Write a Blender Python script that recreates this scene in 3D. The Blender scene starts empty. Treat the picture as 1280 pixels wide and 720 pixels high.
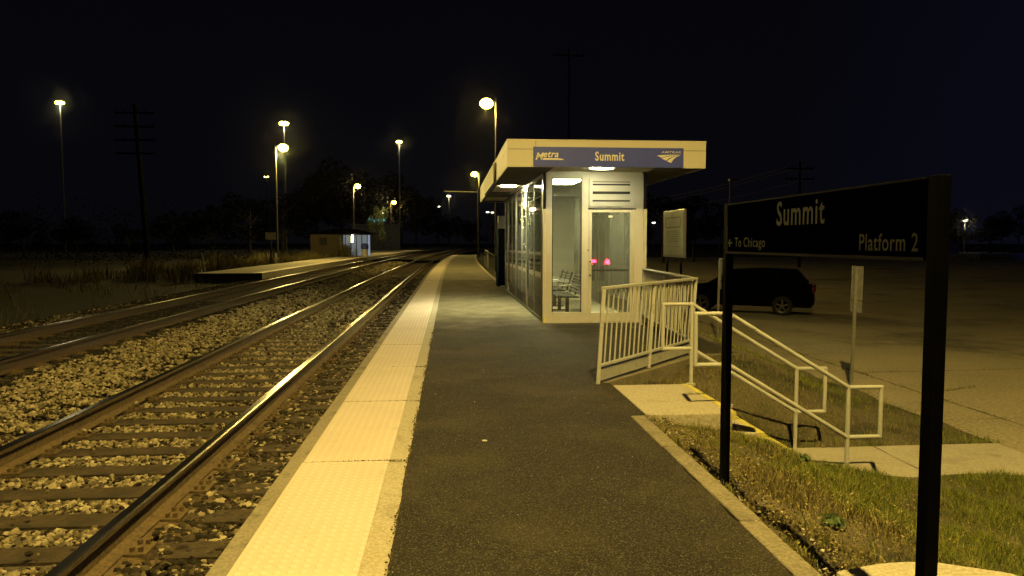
import bpy, bmesh, math, random
import numpy as np
from mathutils import Vector, Matrix
random.seed(7); rng = np.random.default_rng(11)
R = math.radians
SC = bpy.context.scene
COL = SC.collection

# ------------------------------------------------------------------ materials
def _new(name):
    m = bpy.data.materials.new(name); m.use_nodes = True
    nt = m.node_tree; nt.nodes.clear()
    out = nt.nodes.new('ShaderNodeOutputMaterial')
    return m, nt, out
def N(nt, kind, **kw):
    n = nt.nodes.new(kind)
    for k, v in kw.items():
        if hasattr(n, k): setattr(n, k, v)
        else: n.inputs[k.replace('_', ' ')].default_value = v
    return n
def mixc(nt, fac, a, b, mode='MIX'):
    n = nt.nodes.new('ShaderNodeMix'); n.data_type = 'RGBA'; n.blend_type = mode
    if isinstance(fac, (int, float)): n.inputs[0].default_value = fac
    else: nt.links.new(fac, n.inputs[0])
    for i, v in ((6, a), (7, b)):
        if isinstance(v, tuple): n.inputs[i].default_value = (*v, 1) if len(v) == 3 else v
        else: nt.links.new(v, n.inputs[i])
    return n.outputs[2]
def ramp(nt, fac, p0, p1, c0=(0, 0, 0), c1=(1, 1, 1)):
    n = nt.nodes.new('ShaderNodeValToRGB'); e = n.color_ramp.elements
    e[0].position = p0; e[1].position = p1; e[0].color = (*c0, 1); e[1].color = (*c1, 1)
    nt.links.new(fac, n.inputs[0]); return n.outputs[0]
def noise(nt, vec, scale, detail=4, rough=.6):
    n = N(nt, 'ShaderNodeTexNoise'); n.inputs['Scale'].default_value = scale
    n.inputs['Detail'].default_value = detail; n.inputs['Roughness'].default_value = rough
    nt.links.new(vec, n.inputs['Vector']); return n.outputs['Fac']
def coords(nt):
    return nt.nodes.new('ShaderNodeTexCoord').outputs['Object']
def surf(name, c1, c2=None, scale=3, rough=.7, metal=0, bump=0, bscale=60, fine=None, fscale=40, stain=None, stscale=.8, st=(.5, .7), spec=.5, speck=None, spscale=120):
    """noise-mottled Principled surface: c1/c2 large mottling, fine grain, stains, light specks, bump"""
    m, nt, out = _new(name); v = coords(nt)
    b = N(nt, 'ShaderNodeBsdfPrincipled'); b.inputs['Roughness'].default_value = rough; b.inputs['Metallic'].default_value = metal
    b.inputs['Specular IOR Level'].default_value = spec
    col = None
    if c2 is not None:
        col = mixc(nt, ramp(nt, noise(nt, v, scale, 5, .65), .35, .65), c1, c2)
    if fine is not None:
        col = mixc(nt, ramp(nt, noise(nt, v, fscale, 3, .7), .4, .62), col if col is not None else c1, fine)
    if stain is not None:
        col = mixc(nt, ramp(nt, noise(nt, v, stscale, 6, .7), st[0], st[1]), col if col is not None else c1, stain)
    if speck is not None:
        vo = N(nt, 'ShaderNodeTexVoronoi'); vo.inputs['Scale'].default_value = spscale; nt.links.new(v, vo.inputs['Vector'])
        sep = nt.nodes.new('ShaderNodeSeparateColor'); nt.links.new(vo.outputs['Color'], sep.inputs[0])
        col = mixc(nt, ramp(nt, sep.outputs[0], .80, .90), col if col is not None else c1, speck)
    if col is None: b.inputs['Base Color'].default_value = (*c1, 1)
    else: nt.links.new(col, b.inputs['Base Color'])
    if bump:
        bp = nt.nodes.new('ShaderNodeBump'); bp.inputs['Strength'].default_value = bump; bp.inputs['Distance'].default_value = .02
        nt.links.new(noise(nt, v, bscale, 4, .7), bp.inputs['Height']); nt.links.new(bp.outputs[0], b.inputs['Normal'])
    nt.links.new(b.outputs[0], out.inputs[0])
    return m
def emit(name, col, s):
    m, nt, out = _new(name); e = nt.nodes.new('ShaderNodeEmission')
    e.inputs[0].default_value = (*col, 1); e.inputs[1].default_value = s
    nt.links.new(e.outputs[0], out.inputs[0]); return m
def glass(name, tint=(.8, .85, .8), refl=1.0, dirt=.06):
    m, nt, out = _new(name); v = coords(nt)
    t = nt.nodes.new('ShaderNodeBsdfTransparent'); t.inputs[0].default_value = (*tint, 1)
    g = nt.nodes.new('ShaderNodeBsdfGlossy'); g.inputs['Roughness'].default_value = .02
    fr = nt.nodes.new('ShaderNodeFresnel'); fr.inputs[0].default_value = 1.65
    mu = N(nt, 'ShaderNodeMath', operation='MULTIPLY'); mu.inputs[1].default_value = refl; nt.links.new(fr.outputs[0], mu.inputs[0])
    mx = nt.nodes.new('ShaderNodeMixShader'); nt.links.new(mu.outputs[0], mx.inputs[0])
    nt.links.new(t.outputs[0], mx.inputs[1]); nt.links.new(g.outputs[0], mx.inputs[2])
    d = nt.nodes.new('ShaderNodeBsdfDiffuse'); d.inputs[0].default_value = (.5, .5, .45, 1)
    mp = nt.nodes.new('ShaderNodeMapping'); mp.inputs['Scale'].default_value = (1, 1, .25); nt.links.new(v, mp.inputs[0])
    f2 = N(nt, 'ShaderNodeMath', operation='MULTIPLY'); f2.inputs[1].default_value = dirt * 2
    nt.links.new(noise(nt, mp.outputs[0], 5, 6, .75), f2.inputs[0])
    m2 = nt.nodes.new('ShaderNodeMixShader'); nt.links.new(f2.outputs[0], m2.inputs[0])
    nt.links.new(mx.outputs[0], m2.inputs[1]); nt.links.new(d.outputs[0], m2.inputs[2])
    nt.links.new(m2.outputs[0], out.inputs[0]); return m
def island(name, cols, rough=.9, var=.5, gscale=1.2, trans=False):
    """each loose island of the mesh gets its own shade; cols = list of colours along the ramp"""
    m, nt, out = _new(name)
    g = nt.nodes.new('ShaderNodeNewGeometry'); cr = nt.nodes.new('ShaderNodeValToRGB')
    e = cr.color_ramp.elements
    while len(e) < len(cols): e.new(.5)
    for i, c in enumerate(cols):
        e[i].position = i / (len(cols) - 1); e[i].color = (*c, 1)
    nt.links.new(g.outputs['Random Per Island'], cr.inputs[0])
    b = N(nt, 'ShaderNodeBsdfPrincipled'); b.inputs['Roughness'].default_value = rough; b.inputs['Specular IOR Level'].default_value = .3
    v = coords(nt)
    c = mixc(nt, var, cr.outputs[0], mixc(nt, 1.0, cr.outputs[0], ramp(nt, noise(nt, v, gscale * 30, 3, .7), .3, .7, (.45, .42, .38), (1.2, 1.2, 1.2)), 'MULTIPLY'))
    nt.links.new(c, b.inputs['Base Color'])
    nt.links.new(b.outputs[0], out.inputs[0]); return m

M = {}
def asphalt():
    m = surf('asphalt', (.027, .0245, .019), (.013, .0115, .009), 1.6, .85, 0, 1.0, 85, fine=(.046, .041, .031), fscale=90, stain=(.058, .049, .032), stscale=.75, st=(.47, .62), speck=(.13, .118, .09), spscale=170, spec=.15)
    nt = m.node_tree; b = [n for n in nt.nodes if n.type == 'BSDF_PRINCIPLED'][0]; src = b.inputs['Base Color'].links[0].from_socket
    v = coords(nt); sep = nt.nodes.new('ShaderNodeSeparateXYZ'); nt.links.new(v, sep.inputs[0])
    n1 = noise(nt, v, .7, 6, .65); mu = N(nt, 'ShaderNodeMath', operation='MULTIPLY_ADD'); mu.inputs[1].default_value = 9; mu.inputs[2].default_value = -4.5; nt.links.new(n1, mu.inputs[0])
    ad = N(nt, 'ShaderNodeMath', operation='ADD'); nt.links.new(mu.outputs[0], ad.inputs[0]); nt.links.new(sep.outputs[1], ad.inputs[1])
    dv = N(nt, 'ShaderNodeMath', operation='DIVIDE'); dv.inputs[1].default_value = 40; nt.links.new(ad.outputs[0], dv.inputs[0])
    pale = mixc(nt, ramp(nt, noise(nt, v, 1.6, 6, .7), .35, .68), (.25, .225, .15), (.12, .108, .075))  # old paler asphalt, also lifted and yellowed for the lamp's light pool
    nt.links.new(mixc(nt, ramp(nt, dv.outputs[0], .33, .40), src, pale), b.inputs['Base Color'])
    return m
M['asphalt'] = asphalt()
M['old_slab'] = surf('old_slab', (.20, .19, .15), (.13, .12, .095), 1.3, .85, 0, .4, 90, fine=(.24, .23, .19), fscale=30, stain=(.09, .083, .066), stscale=.6, st=(.5, .66))
M['concrete'] = surf('concrete', (.38, .33, .225), (.30, .26, .175), 2.2, .85, 0, .35, 70, fine=(.46, .43, .36), fscale=45, stain=(.22, .195, .15), stscale=1.6, st=(.58, .75))
M['kerb'] = surf('kerb', (.20, .175, .12), (.13, .115, .08), 3, .9, 0, .6, 60, fine=(.27, .24, .17), fscale=50, stain=(.13, .11, .08), stscale=3.5, st=(.52, .68))
M['nosing'] = surf('nosing', (.24, .21, .15), (.17, .15, .10), 2.5, .85, 0, .4, 60, fine=(.28, .25, .19), fscale=50, stain=(.08, .07, .05), stscale=3, st=(.55, .7))
M['lot'] = surf('lot', (.33, .275, .145), (.20, .17, .095), .5, .85, 0, .4, 60, fine=(.36, .33, .25), fscale=20, stain=(.11, .10, .075), stscale=.28, st=(.52, .68))
M['walk'] = surf('walk', (.37, .34, .27), (.29, .265, .21), 1.5, .85, 0, .3, 60, fine=(.41, .38, .31), fscale=30, stain=(.2, .18, .14), stscale=1.2, st=(.56, .72))
M['dirt'] = surf('dirt', (.095, .078, .045), (.055, .046, .027), 1.5, .95, 0, 1, 25, fine=(.15, .125, .075), fscale=45, stain=(.018, .018, .009), stscale=1.3, st=(.45, .65))
M['verge'] = surf('verge', (.018, .015, .009), (.009, .008, .005), .8, .95, 0, 1, 12, fine=(.032, .027, .016), fscale=12, stain=(.018, .018, .011), stscale=.35, st=(.42, .6))
M['bed'] = surf('bed', (.06, .05, .034), (.03, .024, .016), 6, .95, 0, 1, 40, fine=(.12, .10, .068), fscale=28)
M['bed_dark'] = surf('bed_dark', (.018, .015, .011), (.010, .0085, .006), 4, .9, 0, 1, 30, fine=(.03, .025, .018), fscale=25)
M['tie'] = surf('tie', (.046, .030, .014), (.022, .015, .008), 5, .8, 0, .8, 35, fine=(.064, .046, .025), fscale=18, stain=(.012, .009, .006), stscale=2.2, st=(.5, .66))
M['rust'] = surf('rust', (.095, .066, .030), (.055, .037, .017), 6, .9, 0, .4, 80, fine=(.13, .09, .04), fscale=40, stain=(.035, .024, .012), stscale=4, st=(.55, .7))
M['rust_dark'] = surf('rust_dark', (.045, .028, .015), (.025, .016, .009), 5, .7, 0, .3, 60, fine=(.07, .042, .02), fscale=40)
M['railtop'] = surf('railtop', (.42, .40, .35), (.33, .31, .27), 12, .24, 1, .02, 40)
M['cream'] = surf('cream', (.47, .475, .46), (.40, .405, .385), 9, .5, 0, .25, 50, stain=(.15, .09, .035), stscale=9, st=(.62, .72))
M['frame'] = surf('frame', (.50, .48, .41), (.45, .43, .36), 2, .45, 0, .05, 50, stain=(.42, .39, .31), stscale=1.7, st=(.55, .8))
M['fascia'] = surf('fascia', (.62, .59, .51), (.57, .54, .46), .9, .38, 0, .02, 20, stain=(.47, .44, .36), stscale=1.2, st=(.6, .85))
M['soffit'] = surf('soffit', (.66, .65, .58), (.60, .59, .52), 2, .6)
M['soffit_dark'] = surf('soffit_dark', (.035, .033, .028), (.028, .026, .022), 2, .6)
M['dark_metal'] = surf('dark_metal', (.018, .018, .020), (.012, .012, .013), 6, .4, .2, .05, 60)
M['seam'] = surf('seam', (.01, .01, .01), rough=.9)
M['slot'] = surf('slot', (.012, .011, .010), rough=.8)
M['sign_blue'] = surf('sign_blue', (.060, .085, .50), (.054, .076, .44), 3, .4)
M['navy'] = surf('navy', (.0016, .002, .007), (.0012, .0016, .0055), 5, .6, 0, .03, 40, spec=0)
M['black_paint'] = surf('black_paint', (.004, .004, .005), (.0025, .0025, .003), 8, .5, 0, .05, 40, spec=.02)
M['letter'] = surf('letter', (.72, .70, .60), rough=.5)
M['letter_shaded'] = surf('letter_shaded', (.042, .042, .034), rough=.5)  # white lettering darkened to carry the shade on the sign's face
M['trim'] = surf('trim', (.014, .014, .022), rough=.6, spec=.1)
M['alu'] = surf('alu', (.42, .42, .42), (.34, .34, .34), 6, .35, .8, .05, 60)
M['galv'] = surf('galv', (.30, .30, .27), (.22, .22, .20), 8, .5, .5, .1, 60, stain=(.16, .12, .08), stscale=5, st=(.6, .75))
M['pole'] = surf('pole', (.09, .085, .075), (.06, .056, .05), 4, .5, .3, .05, 60)
M['wood_pole'] = surf('wood_pole', (.005, .004, .003), (.003, .003, .002), 4, .9, 0, .5, 30, spec=0)
M['yellow_paint'] = surf('yellow_paint', (.62, .56, .12), (.50, .45, .11), 8, .6, 0, .2, 60, stain=(.32, .29, .2), stscale=14, st=(.55, .66))
M['tyre'] = surf('tyre', (.012, .012, .012), rough=.85)
M['car_paint'] = surf('car_paint', (.0015, .0015, .002), rough=.3, spec=.02)
M['car_glass'] = surf('car_glass', (.002, .002, .0025), rough=.1, spec=.04)
M['rim'] = surf('rim', (.14, .14, .14), rough=.35, metal=1)
M['tail_dark'] = surf('tail_dark', (.10, .008, .008), rough=.2)
M['tail_lit'] = emit('tail_lit', (1, .015, .06), 200)
M['bench'] = surf('bench', (.016, .018, .015), (.010, .012, .010), 12, .6, 0, spec=.15)
M['poster'] = surf('poster', (.56, .55, .45), (.50, .49, .40), 3, .4, stain=(.42, .4, .32), stscale=3)
M['ink'] = surf('ink', (.20, .19, .15), rough=.6)
M['brick'] = surf('brick', (.075, .06, .04), (.05, .04, .03), 5, .9, 0, .5, 20)
M['bin_blue'] = surf('bin_blue', (.05, .08, .45), (.04, .06, .36), 4, .5)
M['bin_pale'] = surf('bin_pale', (.5, .48, .55), rough=.6)
M['bark'] = surf('bark', (.05, .04, .03), (.03, .024, .018), 8, .95, 0, 1, 20)
M['glass'] = glass('glass', (.84, .86, .78), 1.0, .05)
M['glass_side'] = glass('glass_side', (.70, .74, .66), 1.15, .17)
M['lamp_sodium'] = emit('lamp_sodium', (1, .78, .10), 34)
M['lamp_far'] = emit('lamp_far', (1, .84, .12), 22)
M['lamp_white'] = emit('lamp_white', (1, .93, .66), 4)
M['lamp_soffit'] = emit('lamp_soffit', (1, .93, .52), 125)
M['lamp_side'] = emit('lamp_side', (1, .92, .48), 800)
M['lamp_inside'] = emit('lamp_inside', (1, .93, .56), 85)
M['sign_glow_blue'] = emit('sign_glow_blue', (.18, .35, 1), 3)
M['window_teal'] = emit('window_teal', (.10, .60, .70), 1.2)
M['hut_glow'] = emit('hut_glow', (.55, .62, .80), .42)
M['white_thing'] = surf('white_thing', (.7, .68, .6), rough=.6)
M['far_wall'] = surf('far_wall', (.10, .11, .14), (.08, .09, .11), .2, .9)
M['leaf_unlit'] = island('leaf_unlit', [(.002, .003, .0015), (.004, .0055, .003), (.007, .009, .004)], .95)  # near-black leaves, night shade put into the colour
[n for n in M['leaf_unlit'].node_tree.nodes if n.type == 'BSDF_PRINCIPLED'][0].inputs['Specular IOR Level'].default_value = 0
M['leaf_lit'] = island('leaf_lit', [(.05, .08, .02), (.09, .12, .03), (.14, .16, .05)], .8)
M['weed_leaf'] = island('weed_leaf', [(.03, .055, .018), (.06, .10, .03), (.10, .14, .05)], .7)
M['grass_green'] = island('grass_green', [(.05, .072, .012), (.12, .155, .025), (.20, .23, .04), (.33, .33, .07)], .8)
M['grass_dry'] = island('grass_dry', [(.06, .052, .020), (.14, .12, .048), (.25, .21, .085), (.42, .36, .16)], .85)
M['grass_tall'] = island('grass_tall', [(.05, .043, .016), (.11, .095, .035), (.19, .16, .06)], .85)
M['stone_tan'] = island('stone_tan', [(.09, .073, .043), (.19, .16, .095), (.28, .24, .15), (.42, .37, .25)], .9)
M['stone_rusty'] = island('stone_rusty', [(.012, .009, .006), (.022, .017, .010), (.038, .028, .017), (.10, .08, .05)], .9)
M['stone_black'] = island('stone_black', [(.008, .007, .005), (.018, .015, .011), (.035, .03, .02)], .9)
M['pebble'] = island('pebble', [(.25, .23, .18), (.45, .42, .36), (.65, .62, .55)], .9)
M['debris'] = island('debris', [(.05, .04, .02), (.10, .085, .04), (.2, .16, .08)], .9)

def tactile():
    m, nt, out = _new('tactile_cream'); v = coords(nt)
    b = N(nt, 'ShaderNodeBsdfPrincipled'); b.inputs['Roughness'].default_value = .6
    col = mixc(nt, ramp(nt, noise(nt, v, 1.4, 5, .6), .3, .7), (.68, .60, .56), (.60, .525, .48))
    col = mixc(nt, ramp(nt, noise(nt, v, 60, 3, .7), .55, .75), col, (.60, .52, .41))
    col = mixc(nt, ramp(nt, noise(nt, v, 5, 6, .75), .60, .78), col, (.40, .34, .24))
    sep = nt.nodes.new('ShaderNodeSeparateXYZ'); nt.links.new(v, sep.inputs[0])
    def cell(s):
        a = N(nt, 'ShaderNodeMath', operation='MULTIPLY'); a.inputs[1].default_value = 1 / .0609; nt.links.new(s, a.inputs[0])
        f = N(nt, 'ShaderNodeMath', operation='FRACT'); nt.links.new(a.outputs[0], f.inputs[0])
        c = N(nt, 'ShaderNodeMath', operation='SUBTRACT'); c.inputs[1].default_value = .5; nt.links.new(f.outputs[0], c.inputs[0])
        d = N(nt, 'ShaderNodeMath', operation='MULTIPLY'); nt.links.new(c.outputs[0], d.inputs[0]); nt.links.new(c.outputs[0], d.inputs[1])
        return d.outputs[0]
    s = N(nt, 'ShaderNodeMath', operation='ADD'); nt.links.new(cell(sep.outputs[0]), s.inputs[0]); nt.links.new(cell(sep.outputs[1]), s.inputs[1])
    h = ramp(nt, s.outputs[0], .03, .085, (1, 1, 1), (0, 0, 0))
    bp = nt.nodes.new('ShaderNodeBump'); bp.inputs['Strength'].default_value = .8; bp.inputs['Distance'].default_value = .006
    nt.links.new(h, bp.inputs['Height']); nt.links.new(bp.outputs[0], b.inputs['Normal'])
    # worn dome tops and grime round them
    col = mixc(nt, ramp(nt, s.outputs[0], .06, .12, (0, 0, 0), (.30, .30, .30)), col, (.45, .37, .2))
    nt.links.new(col, b.inputs['Base Color']); nt.links.new(b.outputs[0], out.inputs[0]); return m
M['tactile'] = tactile()

# ------------------------------------------------------------------ mesh building
def rootloc(o):
    while o.parent: o = o.parent
    return Vector(o.location)
class MB:
    def __init__(s): s.v = []; s.f = []; s.mi = []
    def add(s, vs, fs, m=0):
        b = len(s.v); s.v += [tuple(v) for v in vs]; s.f += [tuple(b + i for i in f) for f in fs]; s.mi += [m] * len(fs); return s
    def box(s, x0, x1, y0, y1, z0, z1, m=0):
        vs = [(x, y, z) for z in (z0, z1) for y in (y0, y1) for x in (x0, x1)]
        return s.add(vs, [(0, 2, 3, 1), (4, 5, 7, 6), (0, 1, 5, 4), (2, 6, 7, 3), (0, 4, 6, 2), (1, 3, 7, 5)], m)
    def bar(s, a, b, w, h, m=0, up=(0, 0, 1)):
        a = Vector(a); b = Vector(b); d = (b - a).normalized(); u = Vector(up)
        if abs(d.dot(u)) > .95: u = Vector((0, 1, 0))
        r = d.cross(u).normalized(); u = r.cross(d)
        vs = [p + r * (i * w / 2) + u * (j * h / 2) for p in (a, b) for i, j in ((-1, -1), (1, -1), (1, 1), (-1, 1))]
        return s.add(vs, [(3, 2, 1, 0), (4, 5, 6, 7), (0, 1, 5, 4), (1, 2, 6, 5), (2, 3, 7, 6), (3, 0, 4, 7)], m)
    def tube(s, pts, r, n=10, m=0, cap=True, r1=None):
        pts = [Vector(p) for p in pts]; rings = []
        L = len(pts)
        for i, p in enumerate(pts):
            d = (pts[min(i + 1, L - 1)] - pts[max(i - 1, 0)]).normalized()
            u = Vector((0, 0, 1)) if abs(d.z) < .9 else Vector((1, 0, 0))
            a = d.cross(u).normalized(); b = d.cross(a)
            rr = r if r1 is None else r + (r1 - r) * i / (L - 1)
            rings.append([p + (a * math.cos(2 * math.pi * k / n) + b * math.sin(2 * math.pi * k / n)) * rr for k in range(n)])
        vs = [v for q in rings for v in q]; fs = []
        for i in range(L - 1):
            for k in range(n):
                fs.append((i * n + k, i * n + (k + 1) % n, (i + 1) * n + (k + 1) % n, (i + 1) * n + k))
        if cap: fs += [tuple(range(n)), tuple(reversed(range((L - 1) * n, L * n)))]
        return s.add(vs, fs, m)
    def ring(s, c, axis, r0, r1, h, n=24, m=0):
        """disc/lathe along axis vector from c by h, radii r0 -> r1, capped"""
        c = Vector(c); ax = Vector(axis).normalized()
        return s.tube([c, c + ax * h], r0, n, m, True, r1)
    def prism(s, pts, z0, z1, m=0):
        n = len(pts)
        vs = [(x, y, z0) for x, y in pts] + [(x, y, z1) for x, y in pts]
        return s.add(vs, [tuple(reversed(range(n))), tuple(range(n, 2 * n))] + [(i, (i + 1) % n, n + (i + 1) % n, n + i) for i in range(n)], m)
    def sphere(s, c, r, n=10, k=7, m=0, sz=1):
        vs = [(c[0] + r * math.sin(math.pi * j / k) * math.cos(2 * math.pi * i / n), c[1] + r * math.sin(math.pi * j / k) * math.sin(2 * math.pi * i / n), c[2] + sz * r * math.cos(math.pi * j / k)) for j in range(k + 1) for i in range(n)]
        return s.add(vs, [(j * n + i, (j + 1) * n + i, (j + 1) * n + (i + 1) % n, j * n + (i + 1) % n) for j in range(k) for i in range(n)], m)
    def build(s, name, mats, parent=None, loc=None, smooth=False, bevel=0):
        if not isinstance(mats, (list, tuple)): mats = [mats]
        off = rootloc(parent) if parent is not None else Vector(loc or (0, 0, 0))
        me = bpy.data.meshes.new(name)
        me.from_pydata([tuple(Vector(v) - off) for v in s.v], [], s.f)
        for q in mats: me.materials.append(M[q] if isinstance(q, str) else q)
        me.polygons.foreach_set('material_index', s.mi)
        if smooth: me.polygons.foreach_set('use_smooth', [True] * len(s.f))
        bm = bmesh.new(); bm.from_mesh(me); bmesh.ops.recalc_face_normals(bm, faces=bm.faces[:])
        if smooth:
            for e in bm.edges:
                if len(e.link_faces) == 2 and e.calc_face_angle(0) > .7: e.smooth = False
        bm.to_mesh(me); bm.free(); me.update()
        o = bpy.data.objects.new(name, me); COL.objects.link(o)
        if parent is not None: o.parent = parent
        else: o.location = off
        if bevel:
            bv = o.modifiers.new('b', 'BEVEL'); bv.width = bevel; bv.segments = 2; bv.limit_method = 'ANGLE'
        return o
def tag(o, label=None, cat=None, group=None, kind=None):
    if label: o['label'] = label
    if cat: o['category'] = cat
    if group: o['group'] = group
    if kind: o['kind'] = kind
    return o
def thing(name, label, cat, loc=(0, 0, 0), group=None):
    o = bpy.data.objects.new(name, None); COL.objects.link(o); o.location = loc; o.empty_display_size = .2
    return tag(o, label, cat, group)
def struct(o): o['kind'] = 'structure'; return o
def copy_tree(o, parent=None):
    c = o.copy(); COL.objects.link(c)
    c.parent = parent
    for ch in list(o.children): copy_tree(ch, c)
    return c
def strings(o): return o
def mesh_np(name, V, F, mats, mi=None, loc=None):
    """V (n,3), F (m,3 or 4) arrays"""
    me = bpy.data.meshes.new(name); n = len(V); m, k = F.shape
    me.vertices.add(n); me.vertices.foreach_set('co', np.asarray(V, np.float32).ravel())
    me.loops.add(m * k); me.loops.foreach_set('vertex_index', F.astype(np.int32).ravel())
    me.polygons.add(m); me.polygons.foreach_set('loop_start', np.arange(0, m * k, k, dtype=np.int32))
    for q in mats: me.materials.append(M[q])
    if mi is not None: me.polygons.foreach_set('material_index', np.asarray(mi, np.int32))
    me.update(calc_edges=True); me.shade_flat()
    o = bpy.data.objects.new(name, me); COL.objects.link(o)
    return o
def text_part(txt, name, mat, parent, origin, xdir, ydir, w, h, bold=.02, shear=0, depth=.004, kern=1.0):
    """text fitted to a w x h box with lower-left at origin; xdir, ydir world unit vectors"""
    cu = bpy.data.curves.new('t', 'FONT'); cu.body = txt; cu.offset = bold; cu.shear = shear; cu.space_character = kern; cu.resolution_u = 3
    to = bpy.data.objects.new('t', cu); COL.objects.link(to); bpy.context.view_layer.update()
    dg = bpy.context.evaluated_depsgraph_get(); me = bpy.data.meshes.new_from_object(to.evaluated_get(dg))
    bpy.data.objects.remove(to); bpy.data.curves.remove(cu)
    P = np.array([v.co[:] for v in me.vertices]); lo = P.min(0); hi = P.max(0)
    sx = w / (hi[0] - lo[0]); sy = h / (hi[1] - lo[1])
    X = Vector(xdir); Y = Vector(ydir); Z = X.cross(Y); O = Vector(origin)
    vs = [O + X * ((p[0] - lo[0]) * sx) + Y * ((p[1] - lo[1]) * sy) + Z * depth for p in P]
    fs = [tuple(p.vertices) for p in me.polygons]; bpy.data.meshes.remove(me)
    mb = MB(); mb.add(vs, fs); 
    return mb.build(name, mat, parent)
def flat(name, polys, mat, parent, origin, xdir, ydir, depth=.004):
    X = Vector(xdir); Y = Vector(ydir); Z = X.cross(Y); O = Vector(origin); mb = MB()
    for p in polys: mb.add([O + X * a + Y * b + Z * depth for a, b in p], [tuple(range(len(p)))])
    return mb.build(name, mat, parent)

# ------------------------------------------------------------------ layout
def cx(y): return 0 if y < 30 else (y - 30) ** 2 / 2720.
YS = [-12, -6, 0, 3, 6, 9, 12, 15, 18, 22, 26, 30, 36, 42, 50, 58, 66, 76, 88, 100, 115, 130, 150, 175, 200]
def strip(mb, x0, x1, z0, z1=None, y0=-12, y1=200, m=0, ys=YS, dx0=0, dx1=0):
    z1 = z0 if z1 is None else z1
    yy = sorted(set([y0, y1] + [y for y in ys if y0 < y < y1]))
    for a, b in zip(yy, yy[1:]):
        mb.add([(x0 + cx(a), a, z0), (x1 + cx(a), a, z1), (x1 + cx(b), b, z1), (x0 + cx(b), b, z0)], [(0, 1, 2, 3)], m)
LOT = -.75

# ground to the horizon
g = MB()
xs = [-900, -300, -80, -30, -14, -9.2, -1.0, 6.5, 12, 40, 120, 400, 900]; ys = [-300, -60, -12, 20, 60, 120, 250, 500, 1200]
hz = lambda x: -.5 if x < 0 else -.95
for i in range(len(xs) - 1):
    for j in range(len(ys) - 1):
        g.add([(xs[i], ys[j], hz(xs[i])), (xs[i + 1], ys[j], hz(xs[i + 1])), (xs[i + 1], ys[j + 1], hz(xs[i + 1])), (xs[i], ys[j + 1], hz(xs[i]))], [(0, 1, 2, 3)])
struct(g.build('ground', 'verge'))

# ballast bed
def bz(x):
    pts = [(-30, -.25), (-14, -.22), (-9.2, -.20), (-8.0, -.10), (-7.2, -.05), (-5.0, -.045), (-4.3, -.075), (-3.85, -.14), (-3.4, -.175), (-1.8, -.175), (-1.45, -.20), (-1.14, -.20)]
    return float(np.interp(x, [p[0] for p in pts], [p[1] for p in pts]))
b = MB()
bx = [-9.2, -8.0, -7.6, -7.2, -4.9, -4.6, -4.3, -4.05, -3.85, -3.6, -3.4, -1.8, -1.45, -1.13]
for a, c in zip(bx, bx[1:]):
    mid = (a + c) / 2
    strip(b, a, c, bz(a), bz(c), m=1 if -7.9 < mid < -4.7 else 0)
struct(b.build('ballast_bed', ['bed', 'bed_dark']))
# left verge with gentle unevenness
vx = [-60, -45, -35, -28, -22, -18, -15.5, -14, -12.5, -11.2, -10.2, -9.2]; vy = list(range(-12, 201, 6))
def vz(x, y): return (.10 * math.sin(x * .9 + y * .23) + .08 * math.sin(y * .51 + x * .3)) * min(1, (-9.2 - x) / 1.5) + -.20 + .12 * min(1, (-9.2 - x) / 5)
vb = MB(); idx = {}
for j, y in enumerate(vy):
    for i, x in enumerate(vx):
        idx[i, j] = len(vb.v); vb.v.append((x + cx(y), y, vz(x, y)))
for j in range(len(vy) - 1):
    for i in range(len(vx) - 1):
        vb.f.append((idx[i, j], idx[i + 1, j], idx[i + 1, j + 1], idx[i, j + 1])); vb.mi.append(0)
struct(vb.build('left_verge', 'verge', smooth=True))

# right slope (grass bank)
FX = [1.70, 1.95, 2.2, 2.6, 2.9, 3.2, 3.6, 4.0, 4.6, 5.4, 6.3, 9, 14]; FZ = [-.03, -.06, -.11, -.18, -.29, -.43, -.60, -.68, -.71, -.73, -.735, -.74, -.74]
BX = [1.70, 2.7, 3.3, 4.35, 5.1, 5.8, 6.3]; BZ = [-.10, -.10, -.02, -.02, -.48, -.70, -.745]
def gz(x, y):
    z = float(np.interp(x, FX, FZ))
    if y > 7.1: t_ = min(1, max(0, (y - 7.8) / 2.2)); t_ = t_ * t_ * (3 - 2 * t_); z = (z - .03) * (1 - t_) + t_ * float(np.interp(x, BX, BZ))
    if y > 7.1 and x > 3.3: z -= (z + .765) * max(0, 1 - (y - 7.8) / .55)
    return z + .018 * math.sin(x * 5 + y * 3.1) + .014 * math.sin(y * 7.3 - x * 4)
def sheet(name, xa, xb, ya, yb, step, zf, mat):
    nx = int((xb - xa) / step) + 1; ny = int((yb - ya) / step) + 1
    mb = MB()
    for j in range(ny + 1):
        for i in range(nx + 1):
            x = xa + (xb - xa) * i / nx; y = ya + (yb - ya) * j / ny; mb.v.append((x, y, zf(x, y)))
    for j in range(ny):
        for i in range(nx):
            a = j * (nx + 1) + i; mb.f.append((a, a + 1, a + nx + 2, a + nx + 1)); mb.mi.append(0)
    return struct(mb.build(name, mat, smooth=True))
sheet('front_bank', 1.70, 14, -4, 6.66, .2, gz, 'dirt')
def gzb(x, y):
    z = gz(x, max(7.2, y)) if y > 9.9 or x > 1.6 else -.1
    if y > 24:  # bank beside the far platform drops from its kerb
        z = -.08 - .62 * min(1, max(0, (x - 2.0 - cx(y)) / 3.5))
    return z
sheet('rear_bank', 1.60, 6.27, 7.78, 31, .3, gzb, 'dirt')
fb = MB()
strip(fb, 1.85, 6.4, -.08, -.72, y0=31, y1=120); struct(fb.build('far_bank', 'verge'))

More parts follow.
